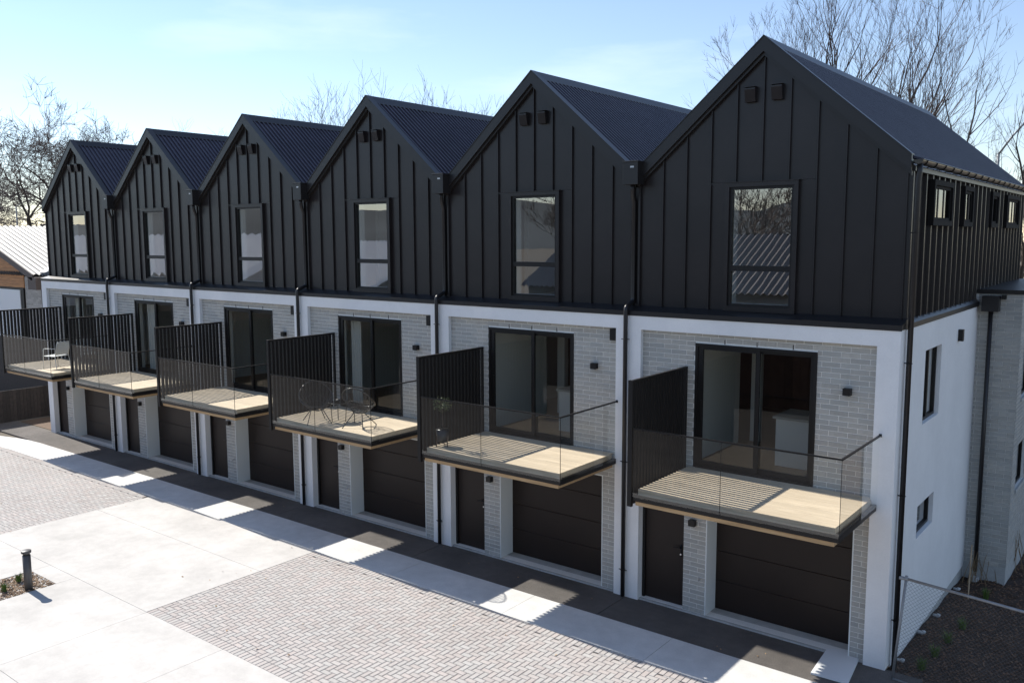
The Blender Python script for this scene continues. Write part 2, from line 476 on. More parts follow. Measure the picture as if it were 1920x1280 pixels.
HOUSES = []
LABELS = {
 0: 'end townhouse with a plain white side wall beside the chain-link fence',
 1: 'townhouse with a small potted tree behind its balcony glass, next to the white-sided end house',
 2: 'townhouse with two round cord chairs and a small table on its balcony',
 3: 'townhouse with an empty balcony, directly beside the one with round cord chairs',
 4: 'townhouse with an empty balcony, directly beside the end house near the cedar gable',
 5: 'end townhouse next to the cedar-gabled neighbour, pale metal chair on its balcony'}
def townhouse(k):
    R = empty('townhouse', (-k*W, 0, 0), LABELS[k], 'house', 'black gabled townhouses in one terrace')
    HOUSES.append(R)
    left_end, right_end = k == 5, k == 0
    pl = PE if left_end else PM
    pr_ = PE if right_end else PM
    xl, xr = -W+pl, -pr_
    # white portal frame
    def frame(m):
        m.box(-W, xl, 0, .30, 0, H); m.box(xr, 0, 0, .30, 0, H); m.box(xl, xr, 0, .30, H-HB, H)
    link('portal_frame', cached('portal%d%d' % (left_end, right_end), frame, M['white']), R)
    # brick infill
    dr = (xl, DR[1], DR[2], DR[3])
    holes = [SL, dr, GA]
    def mortar(m):
        for a, b, c, d in rects_minus(xl, xr, 0, H-HB, holes): m.box(a, b, YB+.0065, .29, c, d)
    bw = link('brick_wall', cached('mortar%d%d' % (left_end, right_end), mortar, M['mortar']), R)
    bs = lay(xl, xr, .03, H-HB-.02, holes, phase=-W+.4)
    # soldier-free top course closes the gap below the beam
    bs += [(x, H-HB-.02+.008, w) for x, z, w in lay(xl, xr, 4.3, 4.386, [], -W+.4)] if False else []
    cp = CAM-Vector((-k*W, 0, 0))
    def vis(b):
        x, z, w = b
        hid = 2.25 < z < 2.75 or (x < -3.6 and z < 2.75)
        return (Vector((x, YB, z))-cp).length + (50 if hid else 0) + (20 if w < .06 else 0)
    bs.sort(key=vis)
    big = MB()
    bm_full = CACHE.setdefault('brick', brick_mesh(BL).mesh('brick', M['brick']))
    for i, (x, z, w) in enumerate(bs):
        dy = random.uniform(-.0015, .0015)
        if i < 300:
            o = link('brick', bm_full, bw); o.location = (x, YB+dy, z); o.scale = (w/BL, 1, 1)
        else:
            q = brick_mesh(w); b = len(big.v)
            big.v += [(vx+x, vy+YB+dy, vz+z) for vx, vy, vz in q.v]
            big.f += [tuple(b+t for t in f) for f in q.f]
    if big.v: stuff(big.build('brickwork', M['brick'], bw))
    def weeps(i):
        def f(m): m.box(-.006, .006, -.004, .01, 0, .075)
        return f
    for x in (-2.88, -2.3, -1.68):
        o = link('weep_vent', cached('weep', weeps(0), M['alu']), bw); o.location = (x, YB, 5.0)
    # sill strip under door, pier and garage
    def sill(m): m.box(xl, xr, .045, .52, 0, .029)
    link('concrete_sill', cached('sill%d%d' % (left_end, right_end), sill, M['sill']), R)
    # entry door
    def dframe(m):
        a, b = dr[0], dr[1]
        m.box(a, a+.055, .165, .26, .03, 2.19); m.box(b-.03, b, .165, .26, .03, 2.19); m.box(a+.055, b-.03, .165, .26, 2.13, 2.19)
    D = link('entry_door', cached('dframe%d' % left_end, dframe, M['alu']), R)
    def leaf(m): m.box(dr[0]+.058, dr[1]-.033, .205, .245, .036, 2.127)
    link('door_leaf', cached('leaf%d' % left_end, leaf, M['door']), D)
    def handle(m):
        x = dr[1]-.10
        m.box(x-.018, x+.018, .193, .2045, .98, 1.20)
        m.tube([(x, .195, 1.15), (x, .155, 1.15), (x-.02, .15, 1.15), (x-.125, .15, 1.148)], .011, 8)
    link('door_handle', cached('handle%d' % left_end, handle, M['alu'], True), D)
    def lock(m): m.tube([(dr[1]-.10, .192, 1.02), (dr[1]-.10, .180, 1.02)], .016, 12)
    link('lock', cached('lock%d' % left_end, lock, M['screw']), D)
    # garage
    def liner(m):
        m.box(GA[0], GA[0]+.02, YB-.004, .50, .03, 2.27); m.box(GA[1]-.02, GA[1], YB-.004, .50, .03, 2.27)
        m.box(GA[0]+.02, GA[1]-.02, YB-.004, .50, 2.25, 2.27)
    link('garage_liner', cached('liner', liner, M['liner']), R)
    def gback(m): m.box(GA[0], GA[1], .56, .60, .0, 2.4)
    G = link('garage_door', cached('gback', gback, M['garage']), R)
    for i in range(4):
        def gp(m):
            x0, x1 = GA[0]+.021, GA[1]-.021
            m.prism([(x0, .558, .0), (x0, .507, .0), (x0, .500, .008), (x0, .500, .545), (x0, .507, .553), (x0, .558, .553)], (x1-x0, 0, 0))
        o = link('door_panel', cached('gpanel', gp, M['garage']), G); o.location = (0, 0, .031+i*.556)
    # sliding door
    def sframe(m):
        a, b, c, d = SL; f = .05
        m.box(a, a+f, .078, .20, c, d); m.box(b-f, b, .078, .20, c, d)
        m.box(a+f, b-f, .078, .20, d-f, d); m.box(a+f, b-f, .06, .20, c, c+.04)
    S = link('sliding_door', cached('sframe', sframe, M['alu']), R)
    xm = -2.29
    for (a, b, y, nm) in ((SL[0]+.05, xm+.045, .10, 'fixed'), (xm-.045, SL[1]-.05, .150, 'slide')):
        c, d = SL[2]+.04, SL[3]-.05
        def lf(m):
            s = .095 if nm == 'fixed' else .06
            m.box(a, a+s, y, y+.04, c, d); m.box(b-.075, b, y, y+.04, c, d)
            m.box(a+s, b-.075, y, y+.04, d-.055, d); m.box(a+s, b-.075, y, y+.04, c, c+.09)
        L = link('door_leaf', cached('sleaf'+nm, lf, M['alu']), S)
        def pn(m):
            s = .095 if nm == 'fixed' else .06
            m.quad_y(y+.018, a+s, b-.075, c+.09, d-.055)
        link('pane', cached('spane'+nm, pn, M['slideglass']), S)
    def sh(m): m.box(SL[0]+.125, SL[0]+.15, .055, .099, 3.62, 3.98)
    link('pull_handle', cached('shandle', sh, M['alu']), S)
    # lights, tap
    def cube(m): m.box(-.06, .06, -.10, 0, -.055, .055)
    o = link('wall_light', cached('sqlight', cube, M['alu']), R); o.location = (-.77, YB, 4.40)
    o = link('wall_light', CACHE['sqlight'], R); o.location = (-3.40, YB, 1.72)
    if not right_end:
        def tall(m): m.box(-.065, .065, -.085, 0, -.11, .11)
        o = link('wall_speaker', cached('tall', tall, M['alu']), R); o.location = (xr-.075, YB, 5.035)
    def tap(m):
        m.tube([(0, 0, 0), (0, -.05, 0), (0, -.075, -.02), (0, -.08, -.05)], .009, 8)
        m.box(-.03, .03, -.045, -.035, .012, .02)
    o = link('garden_tap', cached('tap', tap, M['silver']), R); o.location = (-3.24, YB, .70)
    balcony(R, k)
    upper(R, k)
    interior(R, k)
    return R

# ------------------------------------------------------------------ balcony
BX0, BX1, BY = -3.55, -.238, -1.86
ZD = 2.755
def balcony(R, k):
    def fascia(m):
        z0, z1 = 2.57, 2.672
        m.box(BX0, BX1, BY, BY+.05, z0, z1)
        m.box(BX1-.05, BX1, BY+.05, -.002, z0, z1)
        m.box(BX0, BX0+.05, BY+.05, -.002, z0, z1)
        m.box(BX0+.05, BX1-.05, -.06, -.012, z0, z1)
    B = link('balcony', cached('fascia', fascia, M['alu']), R, .004)
    def soffit(m): m.box(BX0+.03, BX1-.075, BY+.05, -.004, 2.492, 2.567)
    link('soffit', cached('soffit', soffit, M['joist']), B)
    def trim(m):
        m.box(BX0+.052, BX1-.08, BY+.095, BY+.12, 2.60, ZD-.024)
        m.box(BX1-.105, BX1-.08, BY+.12, -.01, 2.60, ZD-.024)
    link('deck_edge', cached('trim', trim, M['deck']), B)
    n = 13; y0, y1 = BY+.092, .055; p = (y1-y0)/n
    def board(m):
        x0, x1 = BX0+.052, BX1-.077; w = p-.005; c = .003
        m.prism([(x0, 0, -.022), (x0, w, -.022), (x0, w, -c), (x0, w-c, 0), (x0, c, 0), (x0, 0, -c)], (x1-x0, 0, 0))
    def board_in(m):
        x0, x1 = BX0+.052, -W+PE+3.82-.0; w = p-.005
        m.box(x0, BX1-.105, 0, w, -.022, 0)
    for i in range(n):
        yy = y0+i*p
        if yy+p > 0.0:
            o = link('deck_board', cached('board_in', board_in, M['deck']), B)
        else:
            o = link('deck_board', cached('board', board, M['deck']), B)
        o.location = (0, yy, ZD+random.uniform(-.001, .001))
    # glass
    gz0, gz1 = 2.64, 3.765; gy = BY-.016; xj = -2.02
    def g1(m): m.quad_y(gy+.006, BX0+.012, xj-.004, gz0, gz1)
    def g2(m): m.quad_y(gy+.006, xj+.004, BX1+.010, gz0, gz1)
    def g3(m): m.quad_x(BX1+.008, gy+.016, -.02, gz0, gz1)
    for nme, f in (('g1', g1), ('g2', g2), ('g3', g3)):
        link('glass_panel', cached(nme, f, M['glass']), B)
    def rail(m):
        m.box(BX0+.012, BX1+.024, gy-.009, gy+.021, gz1+.001, gz1+.024)
        m.box(BX1-.007, BX1+.024, gy+.021, -.004, gz1+.001, gz1+.024)
        m.box(BX1-.014, BX1+.031, -.0038, -.0008, gz1-.012, gz1+.037)
    link('handrail', cached('rail', rail, M['alu']), B)
    def edge(m): m.box(BX1+.0085, BX1+.0135, gy, gy+.012, gz0, gz1)
    link('glass_edge', cached('gedge', edge, M['alu']), B)
    def edge2(m): m.box(xj-.003, xj+.003, gy+.001, gy+.010, gz0, gz1)
    link('glass_edge', cached('gedge2', edge2, M['alu']), B)
    def strip(m): m.box(BX0+.06, BX1-.05, BY-.003, BY+.001, 2.664, 2.680)
    link('channel_trim', cached('gstrip', strip, M['alu']), B)
    # privacy screen
    sx0, sx1 = -3.635, -3.555; zt = 4.56
    def scr(m):
        m.box(sx0, sx1, BY-.03, BY+.03, 2.475, zt)                   # front post
        m.box(sx0+.015, sx1-.015, BY+.03, .086, zt-.045, zt-.002)     # top
        m.box(sx0+.015, sx1-.015, BY+.03, .086, 2.575, 2.615)         # bottom
        m.box(sx0+.015, sx1-.015, .036, .086, 2.615, zt-.045)         # wall post
    P = link('privacy_screen', cached('screen', scr, M['slat']), R)
    def sl(m): m.box(-.0275, .0275, 0, .064, 2.5, zt-.048)
    y = BY+.085; i = 0
    while y < -.02:
        o = link('slat', cached('slat', sl, M['slat']), P); o.location = ((sx0+sx1)/2, y, 0); y += .105

# ------------------------------------------------------------------ black upper storey
def upper(R, k):
    left_end, right_end = k == 5, k == 0
    x0, x1 = -W, (0 if right_end else 0)
    # ledge flashing
    def ledge(m):
        xa = -W-(.012 if left_end else 0); xb = .014 if right_end else 0
        m.prism([(xa, -.014, H-.012), (xa, -.014, H+.075), (xa, YC-.002, ZC+.01), (xa, YC+.05, ZC+.01), (xa, YC+.05, H+.001), (xa, -.0015, H+.001), (xa, -.0015, H-.012)], (xb-xa, 0, 0))
    link('ledge_flashing', cached('ledge%d%d' % (left_end, right_end), ledge, M['flash']), R)
    # cladding
    for i, (a, b, zb, zt) in enumerate(panel_pieces()):
        def pan(m):
            top = lambda x: (zt if zt else min(zroof(x)-.17, 99))
            pts = [(a, zb), (b, zb), (b, top(b)), (a, top(a))]
            if a < XC < b: pts.insert(3, (XC, top(XC)))
            m.prism([(x, YC, z) for x, z in pts], (0, .02, 0))
            if any(abs(a-s) < .002 for s in SEAMS) or a > WIN[0]:
                if not (zt and a > WIN[0]):
                    m.prism([(a-.007, YC-.04, zb), (a+.007, YC-.04, zb), (a+.007, YC-.04, top(a)-.02), (a-.007, YC-.04, top(a)-.02)], (0, .0395, 0))
        link('cladding_panel', cached('clad%d' % i, pan, M['clad']), R)
    # barge boards
    def barge(m):
        for s in (-1, 1):
            xe = XC+s*2.36
            zz = lambda x: zroof(x)+.055
            m.prism([(XC, .175, zz(XC)), (xe, .175, zz(xe)), (xe, .175, zz(xe)-.235), (XC, .175, zz(XC)-.235)], (0, .05, 0))
            m.prism([(XC, .226, zz(XC)-.06), (xe, .226, zz(xe)-.06), (xe, .226, zz(xe)-.30), (XC, .226, zz(XC)-.30)], (0, .072, 0))
    bb = link('barge_board', cached('barge', barge, M['flash']), R)
    def cap(m):
        for s in (-1, 1):
            xe = XC+s*2.36
            m.prism([(XC, .165, zroof(XC)+.058), (xe, .165, zroof(xe)+.058), (xe, .165, zroof(xe)+.076), (XC, .165, zroof(XC)+.076)], (0, .17, 0))
    link('barge_cap', cached('bcap', cap, M['flash']), bb)
    # vents
    def vent(m):
        w = .09
        m.prism([(-w, 0, -.12), (-w, -.07, -.12), (-w, -.11, .08), (-w, -.11, .105), (-w, 0, .12)], (2*w, 0, 0))
        m.box(-w-.008, w+.008, -.118, -.0005, .1205, .128)
    for a, b in VENTS:
        o = link('wall_vent', cached('vent', vent, M['clad']), R); o.location = ((a+b)/2, YC, 9.20)
    # window
    a, b, c, d = WIN
    def surround(m):
        t = .075; y0, y1 = YC-.075, YC+.10
        m.box(a, a+t, y0, y1, c+.012, d); m.box(b-t, b, y0, y1, c+.012, d); m.box(a+t, b-t, y0, y1, d-t, d); m.box(a+t, b-t, y0, y1, c+.012, c+.10)
        m.box(a-.02, b+.02, y0-.02, y0+.06, d+.0005, d+.011)
    Wd = link('window', cached('wsur', surround, M['clad']), R)
    def sash(m):
        t = .045; a2, b2, c2, d2 = a+.075, b-.075, c+.10, d-.075; y0, y1 = YC-.04, YC+.04
        m.box(a2, a2+t, y0, y1, c2, d2); m.box(b2-t, b2, y0, y1, c2, d2)
        m.box(a2+t, b2-t, y0, y1, d2-t, d2); m.box(a2+t, b2-t, y0, y1, c2, c2+t)
        m.box(a2+t, b2-t, y0, y1, 6.265, 6.36)
    link('frame', cached('wsash', sash, M['alu']), Wd)
    def p1(m): m.quad_y(YC+.008, a+.12, b-.12, 6.36, d-.12)
    def p2(m): m.quad_y(YC+.008, a+.12, b-.12, c+.145, 6.265)
    link('pane', cached('wp1', p1, M['winglass']), Wd); link('pane', cached('wp2', p2, M['winglass']), Wd)
    def wl_(m):
        y0, y1 = YC+.041, YC+.22
        m.box(a+.105, a+.119, y0, y1, c+.13, d-.105); m.box(b-.119, b-.105, y0, y1, c+.13, d-.105)
        m.box(a+.119, b-.119, y0, y1, d-.119, d-.105); m.box(a+.119, b-.119, y0, y1, c+.13, c+.144)
    link('reveal', cached('wrev', wl_, M['inwall']), Wd)
    # roof
    YR = 11.45
    def sheet(s):
        def f(m):
            pitch = .135; y = .20; prof = []
            while y < YR:
                prof += [(y, 0), (y+.070, 0), (y+.078, .034), (y+.106, .034), (y+.114, 0)]
                y += pitch
            prof.append((YR, 0))
            nrm = Vector((s*TAN, 0, 1)).normalized()
            xe = XC+s*2.33
            rows = []
            for xx in (XC+s*.02, xe):
                r = []
                for yy, hh in prof:
                    p = Vector((xx, yy, zroof(xx)))+nrm*hh
                    r.append(len(m.v)); m.v.append(tuple(p))
                rows.append(r)
            for i in range(len(prof)-1):
                q = (rows[0][i], rows[0][i+1], rows[1][i+1], rows[1][i])
                m.f.append(q if s < 0 else q[::-1])
        return f
    rf = link('roof', cached('roofL', sheet(-1), M['roof']), R)
    link('roof_sheet', cached('roofR', sheet(1), M['roof']), rf)
    def ridge(m):
        z = ZR+.045
        m.prism([(XC-.17, .165, zroof(XC-.17)+.045), (XC, .165, z+.028), (XC+.17, .165, zroof(XC+.17)+.045), (XC+.17, .165, zroof(XC+.17)+.034), (XC, .165, z+.012), (XC-.17, .165, zroof(XC-.17)+.034)], (0, YR-.165, 0))
    link('ridge_cap', cached('ridge', ridge, M['flash']), rf)
    # rear wall and attic closure
    def rear(m):
        m.prism([(-W+.01, 11.36, 0), (-.07, 11.36, 0), (-.07, 11.36, 7.9), (XC, 11.36, ZR-.05), (-W+.01, 11.36, 7.9)], (0, .05, 0))
    link('rear_wall', cached('rear', rear, M['clad']), R)
    # valley gutter, rain head and downpipe on the party line
    if not left_end:
        def valley(m):
            m.box(-W-.13, -W+.13, .22, 11.4, 7.86, 7.92)
        link('valley_gutter', cached('valley', valley, M['flash']), R)
        def head(m):
            m.box(-W-.155, -W+.155, .0, .255, 7.80, 8.20)
            m.box(-W-.165, -W+.165, -.01, .26, 8.2005, 8.225)
        rh = link('rain_head', cached('rhead', head, M['flash']), R, .004)
        def slot(m): m.box(-W+.0, -W+.075, -.006, -.0005, 8.10, 8.13)
        link('overflow_slot', cached('slot', slot, M['silver']), rh)
        def pipe(m):
            x = -W-.02
            m.tube([(x+.0, .13, 7.805), (x, .13, 7.72), (x-.03, .19, 7.58), (x-.03, .235, 7.50), (x-.03, .235, 5.72), (x-.03, .22, 5.66), (x-.02, .17, 5.645), (x-.01, .05, 5.60), (x, -.03, 5.585), (x, -.065, 5.555), (x, -.070, 5.50), (x, -.070, .03)], .041, 14)
        dp = link('downpipe', cached('pipe', pipe, M['flash'], True), R)
        def clip(m):
            x = -W-.02
            m.tube([(x+.045*math.cos(t*math.pi/8), -.070+.045*math.sin(t*math.pi/8), 0) for t in range(16)], .007, 6, closed=True)
            m.box(x-.085, x-.045, -.078, -.062, -.006, .006); m.box(x+.045, x+.085, -.078, -.062, -.006, .006)
            m.box(x-.008, x+.008, -.026, -.0005, -.008, .008)
        for z in (4.98, 2.66, .55):
            o = link('pipe_clip', cached('clip', clip, M['alu']), dp); o.location = (0, 0, z)
        def corner(m): m.box(-W+.035, -W+.075, YC-.05, YC-.0005, ZC, 7.86)
        link('corner_flashing', cached('cornf', corner, M['flash']), R)
        def gapfill(m): m.box(-W-.032, -W+.032, YC+.004, YC+.03, ZC, 7.9)
        link('joint_flashing', cached('gapf', gapfill, M['flash']), R)

# ------------------------------------------------------------------ interior
def interior(R, k):
    left_end, right_end = k == 5, k == 0
    kitchen = k in (0, 1)
    y0 = .30
    def walls(m):
        m.box(-W+.02, -W+.14, y0+.001, 4.8, 2.74, 5.2); m.box(-.30, -.16, y0+.001, 6.2, 2.74, 5.2)
        m.box(-W+.14, -.30, y0+.001, 6.2, 5.10, 5.2)
        # lining behind bricks
        for a, b, c, d in rects_minus(-W+.14, -.30, 2.74, 5.10, [SL]): m.box(a, b, .291, .33, c, d)
    IW = link('inner_wall', cached('iw', walls, M['inwall']), R)
    def back(m):
        m.box(-W+.02, -.16, 6.2, 6.3, 2.74, 5.2)
        m.box(-W+.0, -W+.02, 4.8, 6.2, 2.74, 5.2)
    link('back_wall', cached('ib%d' % kitchen, back, M['indark'] if kitchen else M['ingrey']), IW)
    def skirt(m): m.box(-W+.141, -W+.152, y0+.05, 4.8, 2.751, 2.84)
    link('skirting', cached('isk', skirt, M['curtain']), IW)
    if kitchen:
        def near(m):
            m.box(-3.66, -3.56, .331, 2.36, 2.751, 5.099); m.box(-3.559, -3.50, .331, 2.36, 4.575, 5.098)
        link('partition', cached('inear', near, M['inwall']), IW)
        def pier(m): m.box(-3.42, -3.22, 2.6, 2.72, 2.751, 5.099)
        link('partition', cached('ipier', pier, M['inwall']), IW)
        def shelf(m):
            m.box(-3.0, -.35, 6.12, 6.198, 3.62, 3.66); m.box(-3.0, -.35, 5.9, 6.198, 4.15, 4.22)
            for i in range(18): m.box(-3.0+i*.14, -3.0+i*.14+.13, 5.86, 6.19, 4.221, 5.05)
        link('kitchen_cupboards', cached('ishelf', shelf, M['indark']), IW)
    else:
        def pw(m): m.box(-W+.141, -.301, 4.3, 4.4, 2.751, 5.099)
        link('partition', cached('ipw', pw, M['inwall']), IW)
    def floor(m): m.box(-W+.02, -.16, y0+.001, 6.3, 2.70, 2.739); m.box(-W+.14, -.30, .201, 6.2, 2.7395, 2.75)
    link('inner_floor', cached('ifl', floor, M['infloor']), IW)
    # upper room
    def up(m):
        for a, b, c, d in rects_minus(-W+.14, -.16, 5.62, 7.9, [(WIN[0]+.10, WIN[1]-.10, WIN[2]+.1, WIN[3]-.1)]):
            m.box(a, b, YC+.05, YC+.12, c, d)
        m.box(-W+.02, -W+.14, YC+.05, 5, 5.62, 7.9); m.box(-.16, -.08, YC+.05, 5, 5.62, 7.9)
        m.box(-W+.14, -.16, 4.9, 5, 5.62, 7.9); m.box(-W+.02, -.08, YC+.03, 11.3, 7.901, 7.96)
        m.box(-W+.02, -.08, YC+.03, 11.3, 5.50, 5.61)
        m.box(-3.55, -3.45, YC+1.2, 4.9, 5.62, 7.9)
    link('upper_room', cached('iup', up, M['inwall']), IW)
    def blk(m):   # party walls close the volume
        m.box(-W+.002, -W+.018, .31, 11.35, 0.0, 7.85)
        m.box(-W+.02, -.2, .62, .66, 0, 2.69)
    link('party_wall', cached('iblk', blk, M['ingrey']), IW)

for k in range(6): townhouse(k)

# ------------------------------------------------------------------ exposed side of the end house
def end_house():
    R = HOUSES[0]
    y1 = 6.0
    w1 = (1.64, 2.82, 3.69, 4.95); w2 = (1.62, 2.80, 1.70, 2.27)
    m = MB()
    for a, b, c, d in rects_minus(.301, y1, -.10, H, [w1, w2]): m.box(-.22, 0, a, b, c, d)
    SWl = m.build('side_wall', M['white'], R)
    MB().box(-.2, -.012, .02, y1, -.40, -.1005).build('footing', M['sill'], SWl)
    for i, (a, b, c, d) in enumerate((w1, w2)):
        m = MB(); t = .05; x0, x1 = -.14, -.075
        m.box(x0, x1, a, a+t, c, d); m.box(x0, x1, b-t, b, c, d); m.box(x0, x1, a+t, b-t, d-t, d); m.box(x0, x1, a+t, b-t, c, c+t)
        if i == 0: m.box(x0, x1, (a+b)/2-.03, (a+b)/2+.03, c+t, d-t)
        wd = m.build('side_window', M['alu'], R)
        MB().quad_x(-.109, a+t, b-t, c+t, d-t).build('pane', M['winglass'], wd)
        MB().box(-1.2, -.222, a-.3, a-.25, c-.3, d+.3).box(-1.2, -.222, b+.25, b+.3, c-.3, d+.3).box(-1.25, -1.2, a-.3, b+.3, c-.3, d+.3).box(-1.2, -.222, a-.25, b+.25, d+.25, d+.3).box(-1.2, -.222, a-.25, b+.25, c-.3, c-.25).build('niche', M['ingrey'], wd)
    MB().box(.0005, .085, 4.14, 4.26, 4.87, 5.09).build('wall_light', M['alu'], R)
    # side ledge
    MB().prism([(.014, .30, H-.012), (.014, .30, H+.07), (-.058, .30, ZC), (-.058, .30, H+.001), (.0015, .30, H+.001), (.0015, .30, H-.012)], (0, 5.70, 0)).build('ledge_flashing', M['flash'], R)
    # ribbed side cladding
    YE = 11.5; ys = [YC]
    wins = [(1.49, 2.92), (3.86, 4.72), (6.62, 7.42), (8.46, 10.2)]
    n = 0; y = YC
    ztop = 7.93
    k = int((YE-YC)/.40)
    p = (YE-YC)/k
    def sp(m):
        m.box(-.075, -.058, .0, p-.001, ZC-.02, ztop)
        m.prism([(-.058, .0, ZC-.01), (-.058, .055, ZC-.01), (-.003, .047, ZC-.01), (-.003, .008, ZC-.01)], (0, 0, ztop-ZC))
    for i in range(k):
        o = link('cladding_panel', cached('sidepanel', sp, M['clad']), R); o.location = (0, YC+.001+i*p, 0)
    MB().box(-.076, -.01, YC-.012, YC+.0, ZC, 7.93).build('corner_flashing', M['flash'], R)
    for a, b in wins:
        m = MB(); t = .085; c, d, x0, x1 = 7.02, 7.76, -.05, .045
        m.box(x0, x1, a, a+t, c, d); m.box(x0, x1, b-t, b, c, d); m.box(x0, x1, a+t, b-t, d-t, d); m.box(x0, x1, a+t, b-t, c, c+t)
        q = .05
        m.box(-.04, .012, a+t, a+t+q, c+t, d-t); m.box(-.04, .012, b-t-q, b-t, c+t, d-t); m.box(-.04, .012, a+t+q, b-t-q, d-t-q, d-t); m.box(-.04, .012, a+t+q, b-t-q, c+t, c+t+q)
        wd = m.build('eave_window', M['matte'], R)
        MB().quad_x(-.015, a+t+q, b-t-q, c+t+q, d-t-q).build('pane', M['darkglass'], wd)
        MB().box(-.056, -.05, a+t, b-t, c+t, d-t).build('blind_or_dark_fill', M['indark'], wd)  # dark sheet standing in for the unlit room behind the pane
    MB().box(-.058, .02, YC, YE, 7.83, 7.90).build('eave_flashing', M['flash'], R)
    # half round gutter with brackets
    m = MB(); gx, gz, r = .085, 7.985, .068
    prof = [(gx+r*math.cos(a), gz+r*math.sin(a)) for a in [math.pi+i*math.pi/10 for i in range(11)]]
    prof2 = [(gx+(r-.006)*math.cos(a), gz+(r-.006)*math.sin(a)) for a in [2*math.pi-i*math.pi/10 for i in range(11)]]
    m.prism([(x, .17, z) for x, z in prof+prof2], (0, 11.3, 0))
    m.prism([(x, .168, z) for x, z in prof], (0, .004, 0))
    m.tube([(gx+r, .17, gz), (gx+r, 11.46, gz)], .010, 8)
    g = m.build('eave_gutter', mat('bronze_gutter', (.060, .054, .048), .28, .6), R)
    y = .42
    while y < 11.4:
        MB().tube([(gx+(r+.006)*math.cos(a), y, gz+(r+.006)*math.sin(a)) for a in [math.pi+i*math.pi/8 for i in range(9)]], .009, 6).tube([(.0, y, 7.91), (gx-.03, y, 7.93)], .006, 6).build('bracket', M['alu'], g)
        y += .62
    # side downpipe from the gutter to the ground
    m = MB()
    m.tube([(gx, .27, 7.93), (gx, .27, 7.80), (.07, .27, 7.70), (.07, .27, -.05)], .042, 14)
    dp = m.build('downpipe', M['flash'], R, True)
    for z in (6.9, 4.9, 2.8, .75):
        MB().tube([(.07+.046*math.cos(t*math.pi/8), .27+.046*math.sin(t*math.pi/8), z) for t in range(16)], .007, 6, closed=True).box(.0008, .026, .262, .278, z-.008, z+.008).box(.062, .078, .19, .225, z-.006, z+.006).build('pipe_clip', M['alu'], dp)
    # brick rear wing
    wx = .79; zt = 5.68
    ww = [(6.55, 7.7, 3.5, 4.75), (6.55, 7.7, 1.55, 2.5)]
    m = MB(); m.box(-.21, wx-.012, 6.012, 6.25, -.45, zt)
    for a, b, c, d in rects_minus(6.25, 11.4, -.45, zt, ww): m.box(wx-.25, wx-.012, a, b, c, d)
    wing = m.build('brick_wing', M['mortar'], R)
    big = MB()
    for x, z, w in lay(-.0, wx, .0, zt, [], .05):
        q = brick_mesh(w); b = len(big.v)
        big.v += [(vx+x, vy+6.0, vz+z) for vx, vy, vz in q.v]; big.f += [tuple(b+t for t in f) for f in q.f]
    for y, z, w in lay(6.0, 11.4, .0, zt, ww, .15):
        q = brick_mesh(w); b = len(big.v)
        big.v += [(wx-vy, vx+y, vz+z) for vx, vy, vz in q.v]; big.f += [tuple(b+t for t in f) for f in q.f]
    stuff(big.build('brickwork', M['brick'], wing))
    MB().box(-.0, wx-.004, 6.006, 6.2, -.45, -.001).box(wx-.2, wx-.0045, 6.2, 11.4, -.45, -.001).build('footing', M['sill'], wing)
    MB().box(-.05, wx+.02, 5.975, 11.42, zt+.0005, zt+.085).build('parapet_cap', M['flash'], wing)
    for a, b, c, d in ww:
        m = MB(); t = .05; x0, x1 = wx-.12, wx-.06
        m.box(x0, x1, a, a+t, c, d); m.box(x0, x1, b-t, b, c, d); m.box(x0, x1, a+t, b-t, d-t, d); m.box(x0, x1, a+t, b-t, c, c+t)
        wd = m.build('wing_window', M['alu'], wing)
        MB().quad_x(wx-.092, a+t, b-t, c+t, d-t).build('pane', M['darkglass'], wd)
        MB().box(wx-.05, wx+.03, a-.02, b+.02, c-.07, c-.001).build('sill', M['sill'], wd)
    rh = MB().box(.09, .40, 5.76, 5.998, 5.33, 5.64).build('rain_head', M['flash'], wing)
    MB().tube([(.245, 5.90, 5.335), (.245, 5.90, -.15)], .042, 12).build('downpipe', M['flash'], wing, True)
    MB().box(.42, .50, 5.90, 5.998, 5.58, 5.66).build('security_camera', M['alu'], wing)
end_house()

# closed far end of the terrace
R = HOUSES[5]
MB().box(-W+.001, -W+.30, .301, 11.3, 0, H).build('side_wall', M['white'], R)
MB().box(-W+.02, -W+.08, YC+.021, 11.4, H+.001, 7.9).build('side_cladding', M['clad'], R)
MB().box(-W-.02, -W+.075, YC-.012, YC-.0005, ZC, 7.93).build('corner_flashing', M['flash'], R)
MB().prism([(-W-.014, .301, H+.002), (-W-.014, .301, H+.07), (-W+.05, .301, ZC), (-W+.05, .301, H+.002)], (0, 11, 0)).build('ledge_flashing', M['flash'], R)

